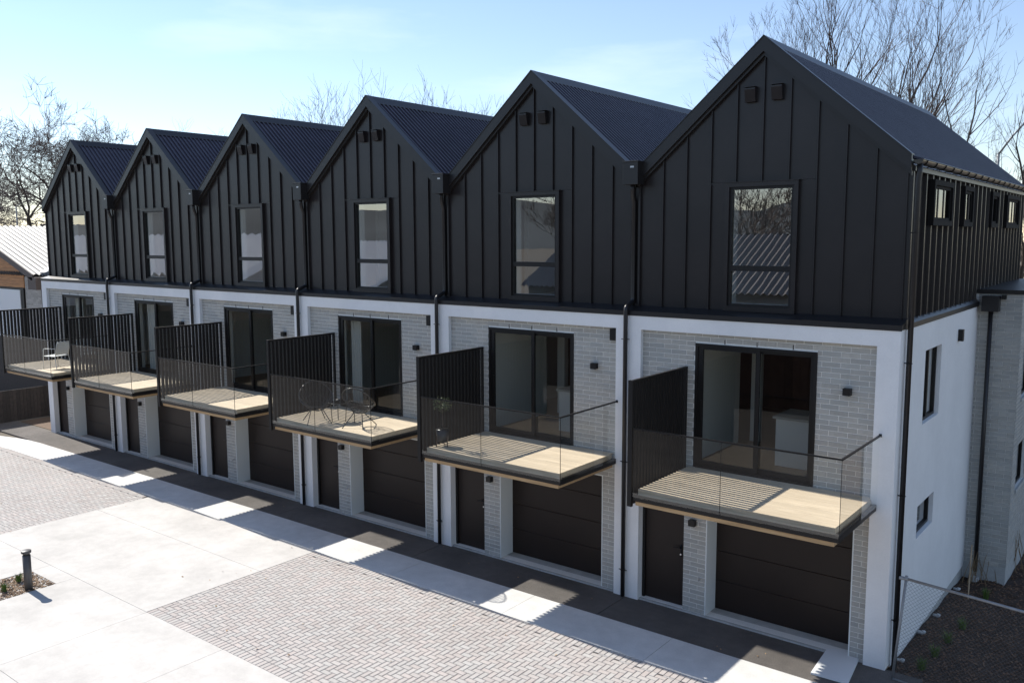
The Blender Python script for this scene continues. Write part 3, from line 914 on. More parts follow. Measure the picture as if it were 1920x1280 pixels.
# ------------------------------------------------------------------ things inside and on the balconies
for k in (0, 1):
    t = empty('kitchen_island', (-k*W-1.75, 1.46, 2.75), 'white kitchen island inside the white-sided end townhouse' if k == 0 else 'white kitchen island inside the townhouse with the potted tree', 'kitchen island', 'kitchen islands behind the sliding doors')
    MB().box(-.55, .55, -.4, .4, 0, .86).build('base_cabinet', M['inwall'], t)
    MB().box(-.6, .6, -.44, .44, .861, .90).build('worktop', M['ingrey'], t)
def curtain(k, x0, x1, lab):
    t = empty('curtain', (-k*W, .42, 2.76), lab, 'curtain', 'white curtains behind sliding doors')
    m = MB(); n = 40; pts = []
    for i in range(n+1):
        u = i/n; pts.append((x0+(x1-x0)*u, .045*math.sin(u*math.pi*9)))
    for (a, b), (c, d) in zip(pts[:-1], pts[1:]):
        m.poly([(a, b, .02), (c, d, .02), (c, d, 2.25), (a, b, 2.25)])
    m.build('drape', M['curtain'], t, True)
    MB().tube([(x0-.05, 0, 2.28), (x1+1.6, 0, 2.28)], .012, 8).build('curtain_rod', M['alu'], t)
curtain(2, -3.35, -3.0, 'white curtain behind the sliding door by the round cord chairs')
curtain(4, -3.3, -2.75, 'white curtain in the sliding door second from the cedar-gabled neighbour')
curtain(5, -3.2, -2.7, 'white curtain behind the sliding door by the pale metal chair')
# desk corner behind the round chairs
X2 = -2*W
t = empty('desk', (X2-2.95, 3.3, 2.75), 'small timber desk with lamp on it inside, behind sliding door', 'desk')
MB().box(-.6, .6, -.3, .3, .70, .735).build('desktop', M['infloor'], t)
for sx in (-.55, .55):
    for sy in (-.25, .25): MB().tube([(sx, sy, 0), (sx, sy, .70)], .018, 8).build('leg', M['alu'], t)
t = empty('desk_lamp', (X2-3.0, 3.3, 3.485), 'small black desk lamp standing on the timber desk', 'lamp')
MB().tube([(0, 0, 0), (0, 0, .02)], .09, 16).build('base', M['alu'], t)
MB().tube([(0, 0, .02), (0, 0, .40)], .010, 8).build('stem', M['alu'], t)
MB().tube([(0, 0, .36), (0, 0, .50)], [.14, .05], 16).build('lamp_shade', M['alu'], t)
t = empty('office_chair', (X2-2.75, 2.75, 2.75), 'dark swivel office chair pulled up to the timber desk', 'chair')
MB().box(-.23, .23, -.22, .22, .43, .50).build('seat', M['indark'], t, False, .02)
MB().box(-.22, .22, -.26, -.20, .55, 1.02).build('backrest', M['indark'], t, False, .02)
MB().tube([(0, 0, .08), (0, 0, .43)], .03, 10).build('gas_lift', M['alu'], t)
for i in range(5):
    a = i*2*math.pi/5
    MB().tube([(0, 0, .09), (.27*math.cos(a), .27*math.sin(a), .05)], .018, 8).build('foot', M['alu'], t)

def cord_chair(loc, rz, label):
    t = empty('round_cord_chair', loc, label, 'chair', 'round cord chairs on a balcony', rz)
    # facing local -y; egg-shaped rim tilted back
    N = 40
    def rim(i):
        a = 2*math.pi*i/N
        x = .37*math.sin(a); s = math.cos(a)
        y = -.28+(.5-.5*(-s))*.0
        yy = .38*s*.75; zz = .58+.25*s+.06*s*s
        return Vector((x, yy+.02, zz))
    hub = Vector((0, .02, .30))
    MB().tube([rim(i) for i in range(N)], .012, 8, closed=True).build('rim', M['blackwire'], t, True)
    hr = [hub+Vector((.12*math.sin(2*math.pi*i/N), .12*math.cos(2*math.pi*i/N), 0.02*math.cos(2*math.pi*i/N))) for i in range(N)]
    MB().tube(hr, .010, 6, closed=True).build('seat_ring', M['blackwire'], t, True)
    m = MB()
    for i in range(N):
        a, b = rim(i), hr[i]
        mid = (a+b)/2 + Vector((0, 0, -.035))
        m.tube([a, mid, b], .004, 4, False)
        if i % 2 == 0:
            a2 = (rim(i)+rim((i+1) % N))/2; m.tube([a2, (a2+hr[i])/2+Vector((0, 0, -.035)), hr[i]], .004, 4, False)
    for s in (.45, .7):
        m.tube([rim(i)*(1-s)+hr[i]*s+Vector((0, 0, -.03)) for i in range(N)], .004, 4, closed=True)
    stuff(m.build('cord_seat', M['cord'], t))
    for sx in (-1, 1):
        MB().tube([rim(10 if sx > 0 else 30), hub+Vector((sx*.12, -.02, 0)), (sx*.27, -.27, .0)], .010, 8).build('leg', M['blackwire'], t)
        MB().tube([hub+Vector((sx*.10, .05, 0)), (sx*.25, .33, .0)], .010, 8).build('leg', M['blackwire'], t)
pa = at(596, 792, z=ZD); pb = at(668, 800, z=ZD); pt = at(632, 790, z=ZD)
cord_chair((pa.x-.05, pa.y+.02, ZD+.001), math.radians(62), 'round black cord chair backed up close to the slatted screen')
cord_chair((pb.x, pb.y+.1, ZD+.001), math.radians(-160), 'round black cord chair standing near the glass corner of its balcony')
t = empty('side_table', (pt.x, pt.y+.05, ZD+.001), 'small round black wire table between two round cord chairs', 'table')
MB().tube([(.21*math.cos(i*math.pi/12), .21*math.sin(i*math.pi/12), .43) for i in range(24)], .011, 8, closed=True).build('rim', M['blackwire'], t, True)
MB().tube([(0, 0, .436), (0, 0, .443)], .205, 24).build('tabletop', glass('smoked_glass', (.25, .25, .25), 1.5), t)
for i in range(3):
    a = i*2*math.pi/3+.4
    MB().tube([(.20*math.cos(a), .20*math.sin(a), .43), (.17*math.cos(a), .17*math.sin(a), 0)], .009, 8).build('leg', M['blackwire'], t)
t2 = empty('plant_pot', (pt.x+.02, pt.y+.03, ZD+.446), 'tiny dark dish on the round wire balcony table', 'dish')
MB().tube([(0, 0, 0), (0, 0, .02), (0, 0, .06)], [.03, .05, .06], 14).build('bowl', M['blackwire'], t2, True)

def metal_chair(loc, rz, label):
    t = empty('metal_armchair', loc, label, 'chair', 'pale metal armchairs on the end balcony', rz)
    mt = M['chairgrey']; r = .011
    for i in range(7):
        x = -.21+i*.07
        MB().box(x-.03, x+.03, -.22, .22, .415, .425).build('seat_slat', mt, t)
    m = MB()
    for i in range(7):
        x = -.21+i*.07
        m2 = MB(); m2.prism([(x-.031, .235, .45), (x+.031, .235, .45), (x+.031, .33, .84), (x-.031, .33, .84)], (0, .008, 0)); m2.build('back_slat', mt, t)
    MB().tube([(-.25, .23, .42), (-.25, .33, .82), (-.22, .335, .86), (.22, .335, .86), (.25, .33, .82), (.25, .23, .42)], r, 8).build('back_frame', mt, t, True)
    MB().tube([(-.25, -.23, .41), (.25, -.23, .41), (.25, .23, .41), (-.25, .23, .41)], r, 8, closed=True).build('seat_frame', mt, t)
    for s in (-1, 1):
        MB().tube([(s*.28, -.26, 0), (s*.27, -.23, .62), (s*.27, -.20, .65), (s*.27, .26, .66)], r, 8).build('armrest', mt, t, True)
        MB().tube([(s*.26, .23, .42), (s*.28, .30, 0)], r, 8).build('leg', mt, t)
c1 = at(107, 690, z=ZD)
metal_chair((c1.x, c1.y, ZD+.001), math.radians(-72), 'pale grey metal armchair in the sun on the end balcony')
c2 = at(160, 688, z=ZD)
metal_chair((c2.x-.15, c2.y+.25, ZD+.001), math.radians(95), 'pale grey metal armchair half hidden behind a slatted screen')

# potted tree
p = Vector((-W-3.32, -1.50, ZD+.001))
t = empty('potted_tree', p, 'small leafy potted tree in the glass corner beside a slatted screen', 'plant')
MB().tube([(0, 0, .10), (0, 0, .12), (0, 0, .34)], [.10, .11, .135], 18).build('pot', M['blackwire'], t, True)
for i in range(3):
    a = i*2.094
    MB().tube([(.11*math.cos(a), .11*math.sin(a), .25), (.13*math.cos(a), .13*math.sin(a), 0)], .010, 6).build('pot_leg', M['indark'], t)
MB().tube([(0, 0, .30), (.01, 0, .5), (-.01, .01, .74)], [.012, .010, .007], 6).build('trunk', M['bark'], t)
m = MB(); rr = random.Random(4)
for i in range(260):
    a, b, q = rr.uniform(0, 6.28), rr.uniform(-1, 1), rr.random()**.4*.20
    c = Vector((q*math.cos(a)*math.sqrt(1-b*b), q*math.sin(a)*math.sqrt(1-b*b), .84+q*b*.85))
    d = Vector((rr.gauss(0, 1), rr.gauss(0, 1), rr.gauss(0, .6))).normalized(); e = d.cross(Vector((rr.gauss(0, 1), rr.gauss(0, 1), rr.gauss(0, 1)))).normalized()
    m.poly([c-d*.03, c+e*.010, c+d*.03, c-e*.010])
m.build('crown', M['olive'], t)

# ------------------------------------------------------------------ forecourt things
b = at(54, 1104, z=0)
t = empty('bollard_light', (b.x, b.y, .0), 'grey cylindrical bollard light with flat cap in the mulch bed', 'bollard')
MB().tube([(0, 0, -.03), (0, 0, .70)], .075, 24).build('post', M['bollard'], t, True)
MB().tube([(0, 0, .70), (0, 0, .745)], .062, 24).build('lens', M['blackwire'], t, True)
MB().tube([(0, 0, .745), (0, 0, .75), (0, 0, .79), (0, 0, .795)], [.088, .092, .092, .086], 24).build('cap', M['bollard'], t, True)
pb_ = structure(MB().box(-15.246, -14.124, PY0, PY1, -.044, -.016).build('mulch_bed', M['soil']))
def chips(name, pts, mt, s0, s1, seed, parent=None):
    rr = random.Random(seed); m = MB()
    for x, y, z in pts:
        l, w = rr.uniform(s0, s1), rr.uniform(s0*.4, s1*.45); a = rr.uniform(0, 6.28)
        d = Vector((math.cos(a), math.sin(a), rr.uniform(-.35, .35)))*l/2; e = Vector((-math.sin(a), math.cos(a), rr.uniform(-.35, .35)))*w/2
        c = Vector((x, y, z)); n = Vector((0, 0, .006))
        m.prism([c-d-e, c+d-e*.6, c+d+e, c-d*.8+e], n)
    return stuff(m.build(name, mt, parent))
rr = random.Random(2)
chips('bark_chips', [(rr.uniform(-15.22, -14.14), rr.uniform(PY0+.02, PY1-.02), rr.uniform(-.014, .012)) for _ in range(3800)], M['mulch'], .02, .06, 5, pb_)
def tuft(name, loc, h, n, label, mt, spread=.10, cat='grass', group=None, seed=0, lean=.5, w=.006):
    rr = random.Random(seed); m = MB()
    for i in range(n):
        a = rr.uniform(0, 6.28); q = rr.random()*spread*.4; hh = h*rr.uniform(.5, 1)
        p0 = Vector((q*math.cos(a), q*math.sin(a), -.02)); o_ = Vector((math.cos(a), math.sin(a), 0))*spread*rr.uniform(.3, 1)
        p1 = p0+Vector((0, 0, hh*.6))+o_*lean*.5; p2 = p0+Vector((0, 0, hh))+o_*lean*1.6
        s = Vector((-math.sin(a), math.cos(a), 0))*w
        m.poly([p0-s, p0+s, p1+s*.8, p1-s*.8]); m.poly([p1-s*.8, p1+s*.8, p2])
    return tag_at(m.build(name, mt), loc, label, cat, group)
def tag_at(o, loc, label, cat, group=None):
    o.location = loc; return tag(o, label, cat, group)
g1_ = at(35, 1090, z=0); g2_ = at(8, 1108, z=0)
tuft('grass_tuft', (g1_.x, g1_.y, 0), .22, 90, 'green grass tuft in the mulch right behind the bollard', M['leaf'], .12, seed=1)
tuft('grass_tuft', (g2_.x, g2_.y, 0), .22, 80, 'green grass tuft in the mulch further from the bollard', M['leaf'], .12, seed=2)
# white sheet lying by the end garage
q = [at(1617, 1219, z=.04), at(1590, 1279, z=.04), at(1520, 1259, z=.04), at(1551, 1214, z=.04)]
ws = MB().prism([(v.x, v.y, .006) for v in reversed(q)], (0, 0, .03)).build('white_board', M['nwhite'])
tag(ws, 'flat white board lying on the asphalt against the end garage sill', 'board')
# fallen leaves and specks
m = MB(); rr = random.Random(9)
for i in range(70):
    x, y = rr.uniform(-22, 0), rr.choice([rr.uniform(-5.8, -2.1), rr.uniform(-1, .0)])
    s = rr.uniform(.012, .03); a = rr.uniform(0, 6.28)
    d, e = Vector((math.cos(a), math.sin(a), .2))*s, Vector((-math.sin(a), math.cos(a), -.3))*s*.6
    c = Vector((x, y, .014)); m.poly([c-d, c-e, c+d, c+e])
stuff(tag(m.build('fallen_leaves', mat('dry_leaf', (.33, .20, .09), .8, rnd=.4)), 'scattered dry leaves on the pavers and asphalt', 'leaves'))

# ------------------------------------------------------------------ side garden
def gz(x, y):
    t = min(max((y+.4)/6.6, 0), 1.6)
    return -.03-.34*t + .015*math.sin(x*5+y*3)+.012*math.sin(x*11-y*7)
m = MB(); nx, ny = 45, 150; X0, X1, Y0, Y1 = -.02, 9.0, -.55, 30.0
for j in range(ny+1):
    for i in range(nx+1):
        x, y = X0+(X1-X0)*i/nx, Y0+(Y1-Y0)*j/ny
        m.v.append((x, y, gz(x, y) if 0 < j < ny and i < nx else -.05))
for j in range(ny):
    for i in range(nx):
        a = j*(nx+1)+i; m.f.append((a, a+1, a+nx+2, a+nx+1))
gd = structure(m.build('garden_bed', M['soil'], None, True))
rr = random.Random(3); pts = []
for _ in range(9000):
    x, y = rr.uniform(.02, 3.2), rr.uniform(-.5, 9)
    if y > 6 and x < .8: continue
    pts.append((x, y, gz(x, y)+rr.uniform(0, .012)))
chips('bark_chips', pts, M['mulchdark'], .02, .07, 8, gd)
pts = [(rr.uniform(-.5, .3), rr.uniform(-.5, .0), rr.uniform(-.02, .006)) for _ in range(60)]
# temporary chain-link fence
F0b, F0t = Vector((.165, -.20, -.02)), Vector((.262, -.05, 1.60))
dirx = Vector((1.62, -.12, -.06))
t = empty('chain_link_fence', (F0b.x, F0b.y, F0b.z), 'galvanised chain-link fence panel leaning by the white end wall', 'fence')
def loc(v): return v-Vector((F0b.x, F0b.y, F0b.z))
L = 2.2
MB().tube([loc(F0b), loc(F0t+(F0t-F0b)*.03)], .021, 12).build('post', M['galv'], t, True)
MB().tube([loc(F0t-dirx*.05), loc(F0t+dirx*L)], .021, 12).build('top_rail', M['galv'], t, True)
MB().tube([loc(F0b+Vector((0, 0, .03))), loc(F0b+Vector((0, 0, .03))+dirx*L)], .017, 12).build('bottom_rail', M['galv'], t, True)
MB().tube([loc(F0b+dirx*L), loc(F0t+dirx*L)], .021, 12).build('post', M['galv'], t, True)
m = MB()
eu = dirx*L; ev = F0t-F0b; lu, lv = eu.length, ev.length; s = .062
zig = Vector((0, .004, 0))
nn = int((lu+lv)/s)
for sg in (0, 1):
    for i in range(nn):
        c = i*s
        # lines u+v=c  and  u-v=c-lv
        if sg == 0: a = (min(c, lu), max(0, c-lu)); b_ = (max(0, c-lv), min(c, lv))
        else:
            c2 = c-lv; a = (max(0, c2), max(0, -c2)); b_ = (min(lu, c2+lv), min(lv, lu-c2))
        if abs(a[0]-b_[0]) < .01: continue
        pa_ = F0b+eu*(a[0]/lu)+ev*(a[1]/lv); pb2 = F0b+eu*(b_[0]/lu)+ev*(b_[1]/lv)
        off = zig if sg else -zig
        m.tube([loc(pa_+off), loc(pb2+off)], .0016, 4, False)
stuff(m.build('wire_mesh', M['wire'], t))
MB().tube([loc(F0t+Vector((-.10, -.02, .0))), loc(F0t+Vector((.03, .0, -.0)))], .026, 10).build('clamp', M['galv'], t)
# garden stakes, stems, pipes
sp = at(1815, 1120, z=-.25)
sk = MB().tube([(0, 0, -.1), (.012, .01, 1.12)], .012, 6).build('garden_stake', wood('pale_stake', (.48, .36, .24), (.36, .26, .17), (20, 20, 3)))
tag_at(sk, (sp.x, sp.y, gz(sp.x, sp.y)), 'thin pale timber stake standing in the dark side garden', 'stake')
for i, (u, v, h, lab) in enumerate(((1858, 1085, 1.15, 'bundle of dry bare stems before the brick wing corner'), (1903, 1062, 1.0, 'dry bare stems beside the brick wing window wall'), (1828, 1088, .7, 'short dry stems beside the thin timber stake'))):
    p = at(u, v, z=-.33); m = MB(); rr = random.Random(20+i)
    for _ in range(16):
        a = rr.uniform(0, 6.28); s = rr.uniform(.05, .30); top = Vector((rr.uniform(-.06, .06), rr.uniform(-.06, .06), h*rr.uniform(.6, 1)))
        b0 = Vector((s*math.cos(a), s*math.sin(a), -.05))
        m.tube([b0, (b0+top)/2+Vector((rr.uniform(-.03, .03), rr.uniform(-.03, .03), 0)), top], [.006, .005, .003], 4, False)
    tag_at(m.build('bare_shrub', M['drygrass']), (p.x, p.y, gz(p.x, p.y)), lab, 'shrub', 'bare stems in the side garden')
for i, (y, lab) in enumerate(((.55, 'green tuft by the foot of the chain-link fence post'), (1.25, 'green tuft second from the fence post along the white wall'), (2.0, 'olive tuft third from the fence post along the white wall'), (2.9, 'green tuft fourth from the fence post along the white wall'), (4.9, 'green tuft beside the white drain elbow at the brick corner'))):
    x = .42+.05*i
    tuft('strappy_plant', (x, y, gz(x, y)), .26, 70, lab, M['leaf'], .14, 'plant', 'tufts along the white wall', 30+i)
for i, (y, lab) in enumerate(((.62, 'white plastic drain stub at the downpipe foot by the fence'), (2.05, 'white plastic drain stub in mid-garden against the wall base'), (3.2, 'white plastic drain stub two thirds along the wall base'), (5.0, 'white plastic drain elbow near the brick wing corner'))):
    z = gz(.2, y)
    o = MB().tube([(.02, 0, .03), (.09, 0, .03), (.115, 0, .045), (.12, 0, .07)], .034, 12).build('drain_pipe', M['pvc'], None, True)
    tag_at(o, (0, y, z), lab, 'pipe', 'white drain stubs along the wall')
o = MB().tube([(0, 0, -.1), (0, 0, .10)], .085, 16).build('gully_trap', M['pvc']); tag_at(o, (.245, 5.88, gz(.245, 5.88)), 'round white gully trap under the brick wing downpipe', 'drain')

# ------------------------------------------------------------------ neighbour with the cedar gable
def corr(m, P00, P01, P10, P11, pitch, h, up):
    """corrugated sheet: ribs run P00->P01; P00->P10 is the direction across the ribs"""
    P00, P01, P10, P11 = map(Vector, (P00, P01, P10, P11)); n = max(2, int((P10-P00).length/pitch)); up = Vector(up)
    a = []; b = []
    for i in range(n*4+1):
        t = i/(n*4); o_ = up*(h*(.5-.5*math.cos(2*math.pi*i/4)))
        a.append(len(m.v)); m.v.append(tuple(P00.lerp(P10, t)+o_)); b.append(len(m.v)); m.v.append(tuple(P01.lerp(P11, t)+o_))
    for i in range(n*4): m.f.append((a[i], a[i+1], b[i+1], b[i]))
def neighbour():
    t = empty('neighbour_house', (-40, 2, 0), 'two-storey neighbour with cedar gable and pale corrugated roof', 'house')
    def L_(p): return (p[0]+40, p[1]-2, p[2])
    def bx(x0, x1, y0, y1, z0, z1, name, mt, parent=t): return MB().box(x0+40, x1+40, y0-2, y1-2, z0, z1).build(name, mt, parent)
    ye, ze = 2.0, 5.43; s = .325
    bx(-34.55, -31.2, 2.0, 14, 2.75, 5.35, 'brick_wall', M['nbrick'])
    bx(-44, -34.551, 2.0, 14, 2.75, 5.35, 'wall', M['nbrown'])
    bx(-44, -31.3, 2.0, 14, 0, 2.749, 'lower_wall', M['fence'])
    # brick courses on the narrow return
    bw = MB()
    for x, z, w in lay(-34.54, -31.2, 2.8, 5.3, [], 0):
        q = brick_mesh(w); b = len(bw.v); bw.v += [(vx+x+40, vy-.012, vz+z) for vx, vy, vz in q.v]; bw.f += [tuple(b+k for k in f) for f in q.f]
    stuff(bw.build('brickwork', M['nbrick'], t))
    # white blind window with dark frame
    w = bx(-38.9, -34.58, 1.93, 1.995, 2.66, 4.86, 'window', M['alu'])
    bx(-38.8, -34.86, 1.90, 1.929, 2.74, 4.78, 'blind_or_dark_fill', M['nwhite'], w)
    # cedar gable boards
    xr, zr = -32.75, ze; xa = -38.9
    za = zr+(xr-xa)*s
    k = 0; z = 4.88
    while z < za-.12:
        x1 = xr-max(0, (z+.13-zr+.16)/s) if z+.13 > zr-.16 else -34.56
        x1 = min(x1, -34.56)
        if x1 > xa+.3:
            bx(2*xa-x1, x1, 1.955, 1.995, z, z+.128, 'cedar_board', M['cedar'])
        z += .135; k += 1
    # main roof, slope to the front
    m = MB(); yb = 8.0; zb = ze+(yb-ye)*s
    corr(m, L_((-62, ye-.15, ze-.05)), L_((-62, yb, zb)), L_((-30.6, ye-.15, ze-.05)), L_((-30.6, yb, zb)), .24, .12, (0, -s, 1))
    corr(m, L_((-62, 14.2, ze-.05)), L_((-62, yb, zb)), L_((-30.6, 14.2, ze-.05)), L_((-30.6, yb, zb)), .30, .07, (0, s, 1))
    rf = m.build('roof', M['nroof'], t)
    MB().box(-22, 9.4, yb-.18-2, yb+.18-2, zb+.06, zb+.12).build('ridge_cap', M['nwhite'], rf)
    # front gable roof, right slope runs back into the main roof along a valley
    m = MB(); y0 = 1.55; n = 26; rows = []
    for i in range(n*4+1):
        q = i/(n*4)
        y_front = y0
        # ribs run down the slope; position along y
        yy = y0+(8.0-y0)*q
        # valley limit: gable height = main roof height
        zt_main = ze+(max(yy, ye)-ye)*s
        xv = xr-(max(zt_main-ze, 0))/s
        o_ = .02+.06*(.5-.5*math.cos(2*math.pi*i/4))
        a = len(m.v)
        m.v.append(L_((xa, yy, za+o_))); m.v.append(L_((max(xv, xa), yy, zr+(xr-max(xv, xa))*s+o_)))
        rows.append(a)
    for i in range(n*4): m.f.append((rows[i], rows[i]+1, rows[i+1]+1, rows[i+1]))
    corr(m, L_((2*xa-xr, y0, zr)), L_((xa, y0, za)), L_((2*xa-xr, 5, zr)), L_((xa, 5, za)), .26, .06, (-s, 0, 1))
    m.build('gable_roof', M['nroof'], rf)
    v0, v1 = Vector(L_((xr+.02, ye, ze+.05))), Vector(L_((xa+1.0, ye+xr-xa-1.0, za-1.0*s+.09)))
    sd = Vector((.13, .13, 0))
    MB().poly([v0-sd+Vector((0, 0, .07)), v0+sd+Vector((0, 0, .07)), v1+sd+Vector((0, 0, .07)), v1-sd+Vector((0, 0, .07))]).build('valley_flashing', M['nwhite'], rf)
    # barge and gutters
    MB().prism([L_((xa, 1.5, za+.08)), L_((xr+.05, 1.5, zr+.05)), L_((xr+.05, 1.5, zr-.20)), L_((xa, 1.5, za-.17))], (0, .06, 0)).build('barge_board', M['nbrown'], rf)
    bx(xr-.35, xr+.35, 1.50, 1.94, ze-.55, ze-.06, 'rain_head', M['nbrown'])
    bx(xr+.36, -30.6, 1.74, 1.84, ze-.22, ze-.06, 'gutter', M['nbrown'])
    MB().tube([L_((xr+.05, 1.88, ze-.5)), L_((xr+.05, 1.88, .0))], .06, 10).build('downpipe', M['nbrown'], t, True)
neighbour()
# dark paling fence between the neighbour and the terrace
t = empty('paling_fence', (-31.57, -.5, 0), 'low dark stained board fence beside the end of the terrace', 'fence')
for i in range(32):
    MB().box(-.012, .012, -1.6+i*.125, -1.6+i*.125+.117, 0, 1.2).build('board', M['fence'], t)
MB().box(-.08, -.013, -1.6, 2.4, .9, .97).box(-.08, -.013, -1.6, 2.4, .25, .32).build('rail', M['fence'], t)
MB().box(-.05, .05, 2.405, 2.495, 0, 1.3).build('post', M['fence'], t)
pbd = at(95, 797, z=0)
structure(MB().box(pbd.x-1.6, -28.52, .12, 1.4, -.01, .012).build('mulch_strip', M['mulch']))

# ------------------------------------------------------------------ lamp posts
def lamp_post(base, h, arm, label):
    t = empty('street_lamp', base, label, 'street lamp', 'street lamps behind the houses')
    MB().tube([(0, 0, -1), (0, 0, h*.6), (0, 0, h)], [.11, .08, .06], 10).build('pole', M['pole'], t, True)
    a = Vector(arm)
    MB().tube([(0, 0, h-.05), a*.5+Vector((0, 0, h+.25)), a+Vector((0, 0, h+.42))], .045, 8).build('arm', M['pole'], t, True)
    e = a+Vector((0, 0, h+.42)); d = a.normalized()
    MB().tube([e, e+d*.25, e+d*.65], [.06, .13, .09], 10).build('lamp_head', M['pole'], t, True)
p = at(30, 386, y=24); lamp_post((p.x, p.y, 0), p.z, (2.6, .0, 0), 'grey street lamp with long arm behind the pale roof')
p = at(1871, 305, y=30); lamp_post((p.x, p.y, 0), p.z+.4, (1.0, .0, .9), 'grey street lamp among bare branches behind the end house')

# ------------------------------------------------------------------ bare trees
def bare_tree(base, height, spread, label, seed, levels=5, trunk_r=.28, lean=(0, 0), up=.35, fork_z=.22, group=None, twig='twig', kids=(4, 5), wob=.22, budget=9000, tw=1.0, first=.30, ratio=(.55, .80)):
    rr = random.Random(seed)
    t = empty('bare_tree', base, label, 'tree', group)
    limbs, twigs = MB(), MB()
    cnt = [0]; queue = []
    def grow(p, d, length, r, lv):
        n = 5 if lv < 2 else (4 if lv < 4 else 3)
        pts, rs = [p], [r]; q = p.copy(); dd = d.copy()
        sub = []
        for i in range(n):
            dd = (dd+Vector((rr.gauss(0, wob), rr.gauss(0, wob), rr.gauss(0, wob)+up*.28))).normalized()
            q = q+dd*(length/n)
            pts.append(q.copy()); rs.append(r*(1-.5*(i+1)/n)); sub.append((q.copy(), dd.copy(), r*(1-.5*(i+1)/n)))
        cnt[0] += n
        (limbs if lv <= 2 else twigs).tube(pts, rs, 7 if lv == 0 else 5 if lv <= 2 else 3, False)
        if lv >= levels: return
        k = rr.randint(*kids)
        for j in range(k):
            i = n-1 if j == 0 else rr.randint(1 if lv else 2, n-1)
            q0, d0, r0 = sub[i]
            ax = Vector((rr.gauss(0, 1), rr.gauss(0, 1), rr.gauss(0, .5))).normalized()
            ang = rr.uniform(.15, .35) if j == 0 else rr.uniform(.40, .95)*spread
            nd = (Matrix.Rotation(ang, 3, d0.cross(ax).normalized()) @ d0).normalized()
            queue.append((q0, nd, length*rr.uniform(*ratio), max(r0*rr.uniform(.55, .8), .008*tw), lv+1))
    d = Vector((lean[0], lean[1], 1)).normalized()
    q = Vector((0, 0, -.3)); ztop = height*fork_z
    trunk = MB().tube([q, q+d*(ztop*.5+.3), q+d*(ztop+.3)], [trunk_r*1.25, trunk_r, trunk_r*.9], 9)
    trunk.build('trunk', M['bark'], t, True)
    top = q+d*(ztop+.3)
    for j in range(rr.randint(4, 5)):
        a = rr.uniform(0, 6.28)+j*1.4
        nd = (d+Vector((math.cos(a), math.sin(a), 0))*rr.uniform(.35, .75)*spread).normalized()
        queue.append((top-d*rr.uniform(0, ztop*.2), nd, height*first, trunk_r*rr.uniform(.5, .7), 1))
    while queue and cnt[0] < budget: grow(*queue.pop(0))
    limbs.build('limbs', M['bark'], t); stuff(twigs.build('crown', M[twig], t))
    return t
def tree_at(u, v_top, y, label, seed, **kw):
    p = at(u, v_top, y=y)
    return bare_tree((p.x, p.y, 0), max(p.z, 4)*kw.pop('hs', 1.0), kw.pop('spread', 1.0), label, seed, **kw)
GR = 'bare winter trees behind the terrace'
tree_at(92, 235, 24, 'large gnarled bare tree rising behind the pale corrugated roof', 3, lean=(-.12, 0), spread=1.15, hs=1.12,  trunk_r=.55, levels=6, kids=(4, 5), wob=.26, budget=40000, group=GR, tw=2.2, up=.2, fork_z=.3)
tree_at(-60, 250, 26, 'gnarled bare tree left of the large one behind the pale roof', 8, spread=1.2, trunk_r=.5, levels=6, kids=(4, 5), wob=.26, budget=26000, group=GR, tw=2.2, up=.2, fork_z=.28)
for i, (u, v, y, h, lab) in enumerate(((175, 248, 60, 1, 'faint bare treetop above the ridge of the cedar-side end house'),
        (545, 195, 45, 1, 'bare treetop left of the widest clump above the middle roofs'), (640, 172, 45, 1, 'bare treetop beside a ridge above the middle roofs'),
        (715, 158, 48, 1, 'tallest bare treetop above the middle roof ridges'), (840, 172, 48, 1, 'bare treetop right over the middle valley between roofs'),
        (905, 190, 50, 1, 'small bare treetop peeping over the roof beside the cord-chair house'), (400, 236, 60, 1, 'tiny bare treetop between the two far gables'))):
    tree_at(u, v, y, lab, 40+i, spread=.8, trunk_r=.3, levels=5, kids=(3, 5), budget=3500, group=GR, tw=1.6, up=.5, twig='twigr', hs=1.06)
for i, (u, v, y, ln, lab) in enumerate(((1490, -30, 27, (-.03, 0), 'tall upright bare tree behind the end house ridge'),
        (1560, -50, 28, (.03, 0), 'tall bare tree with fanning limbs over the end house roof'), (1650, 5, 28, (.06, 0), 'bare tree rising from mid-slope behind the end house'),
        (1745, 70, 27, (.12, 0), 'bare tree leaning outward beyond the end house eave'), (1850, 190, 30, (.05, 0), 'lower bare tree around the street lamp behind the end house'),
        (1960, 300, 24, (.0, 0), 'bushy bare tree low beside the brick wing'))):
    tree_at(u, v, y, lab, 261+i, spread=.72+.2*(i > 2), trunk_r=.24, levels=6, kids=(3, 4), budget=5200, group=GR, up=.42, twig='twigr', lean=ln, hs=.98, tw=.75, wob=.12, fork_z=.28, first=.38, ratio=(.44, .68))
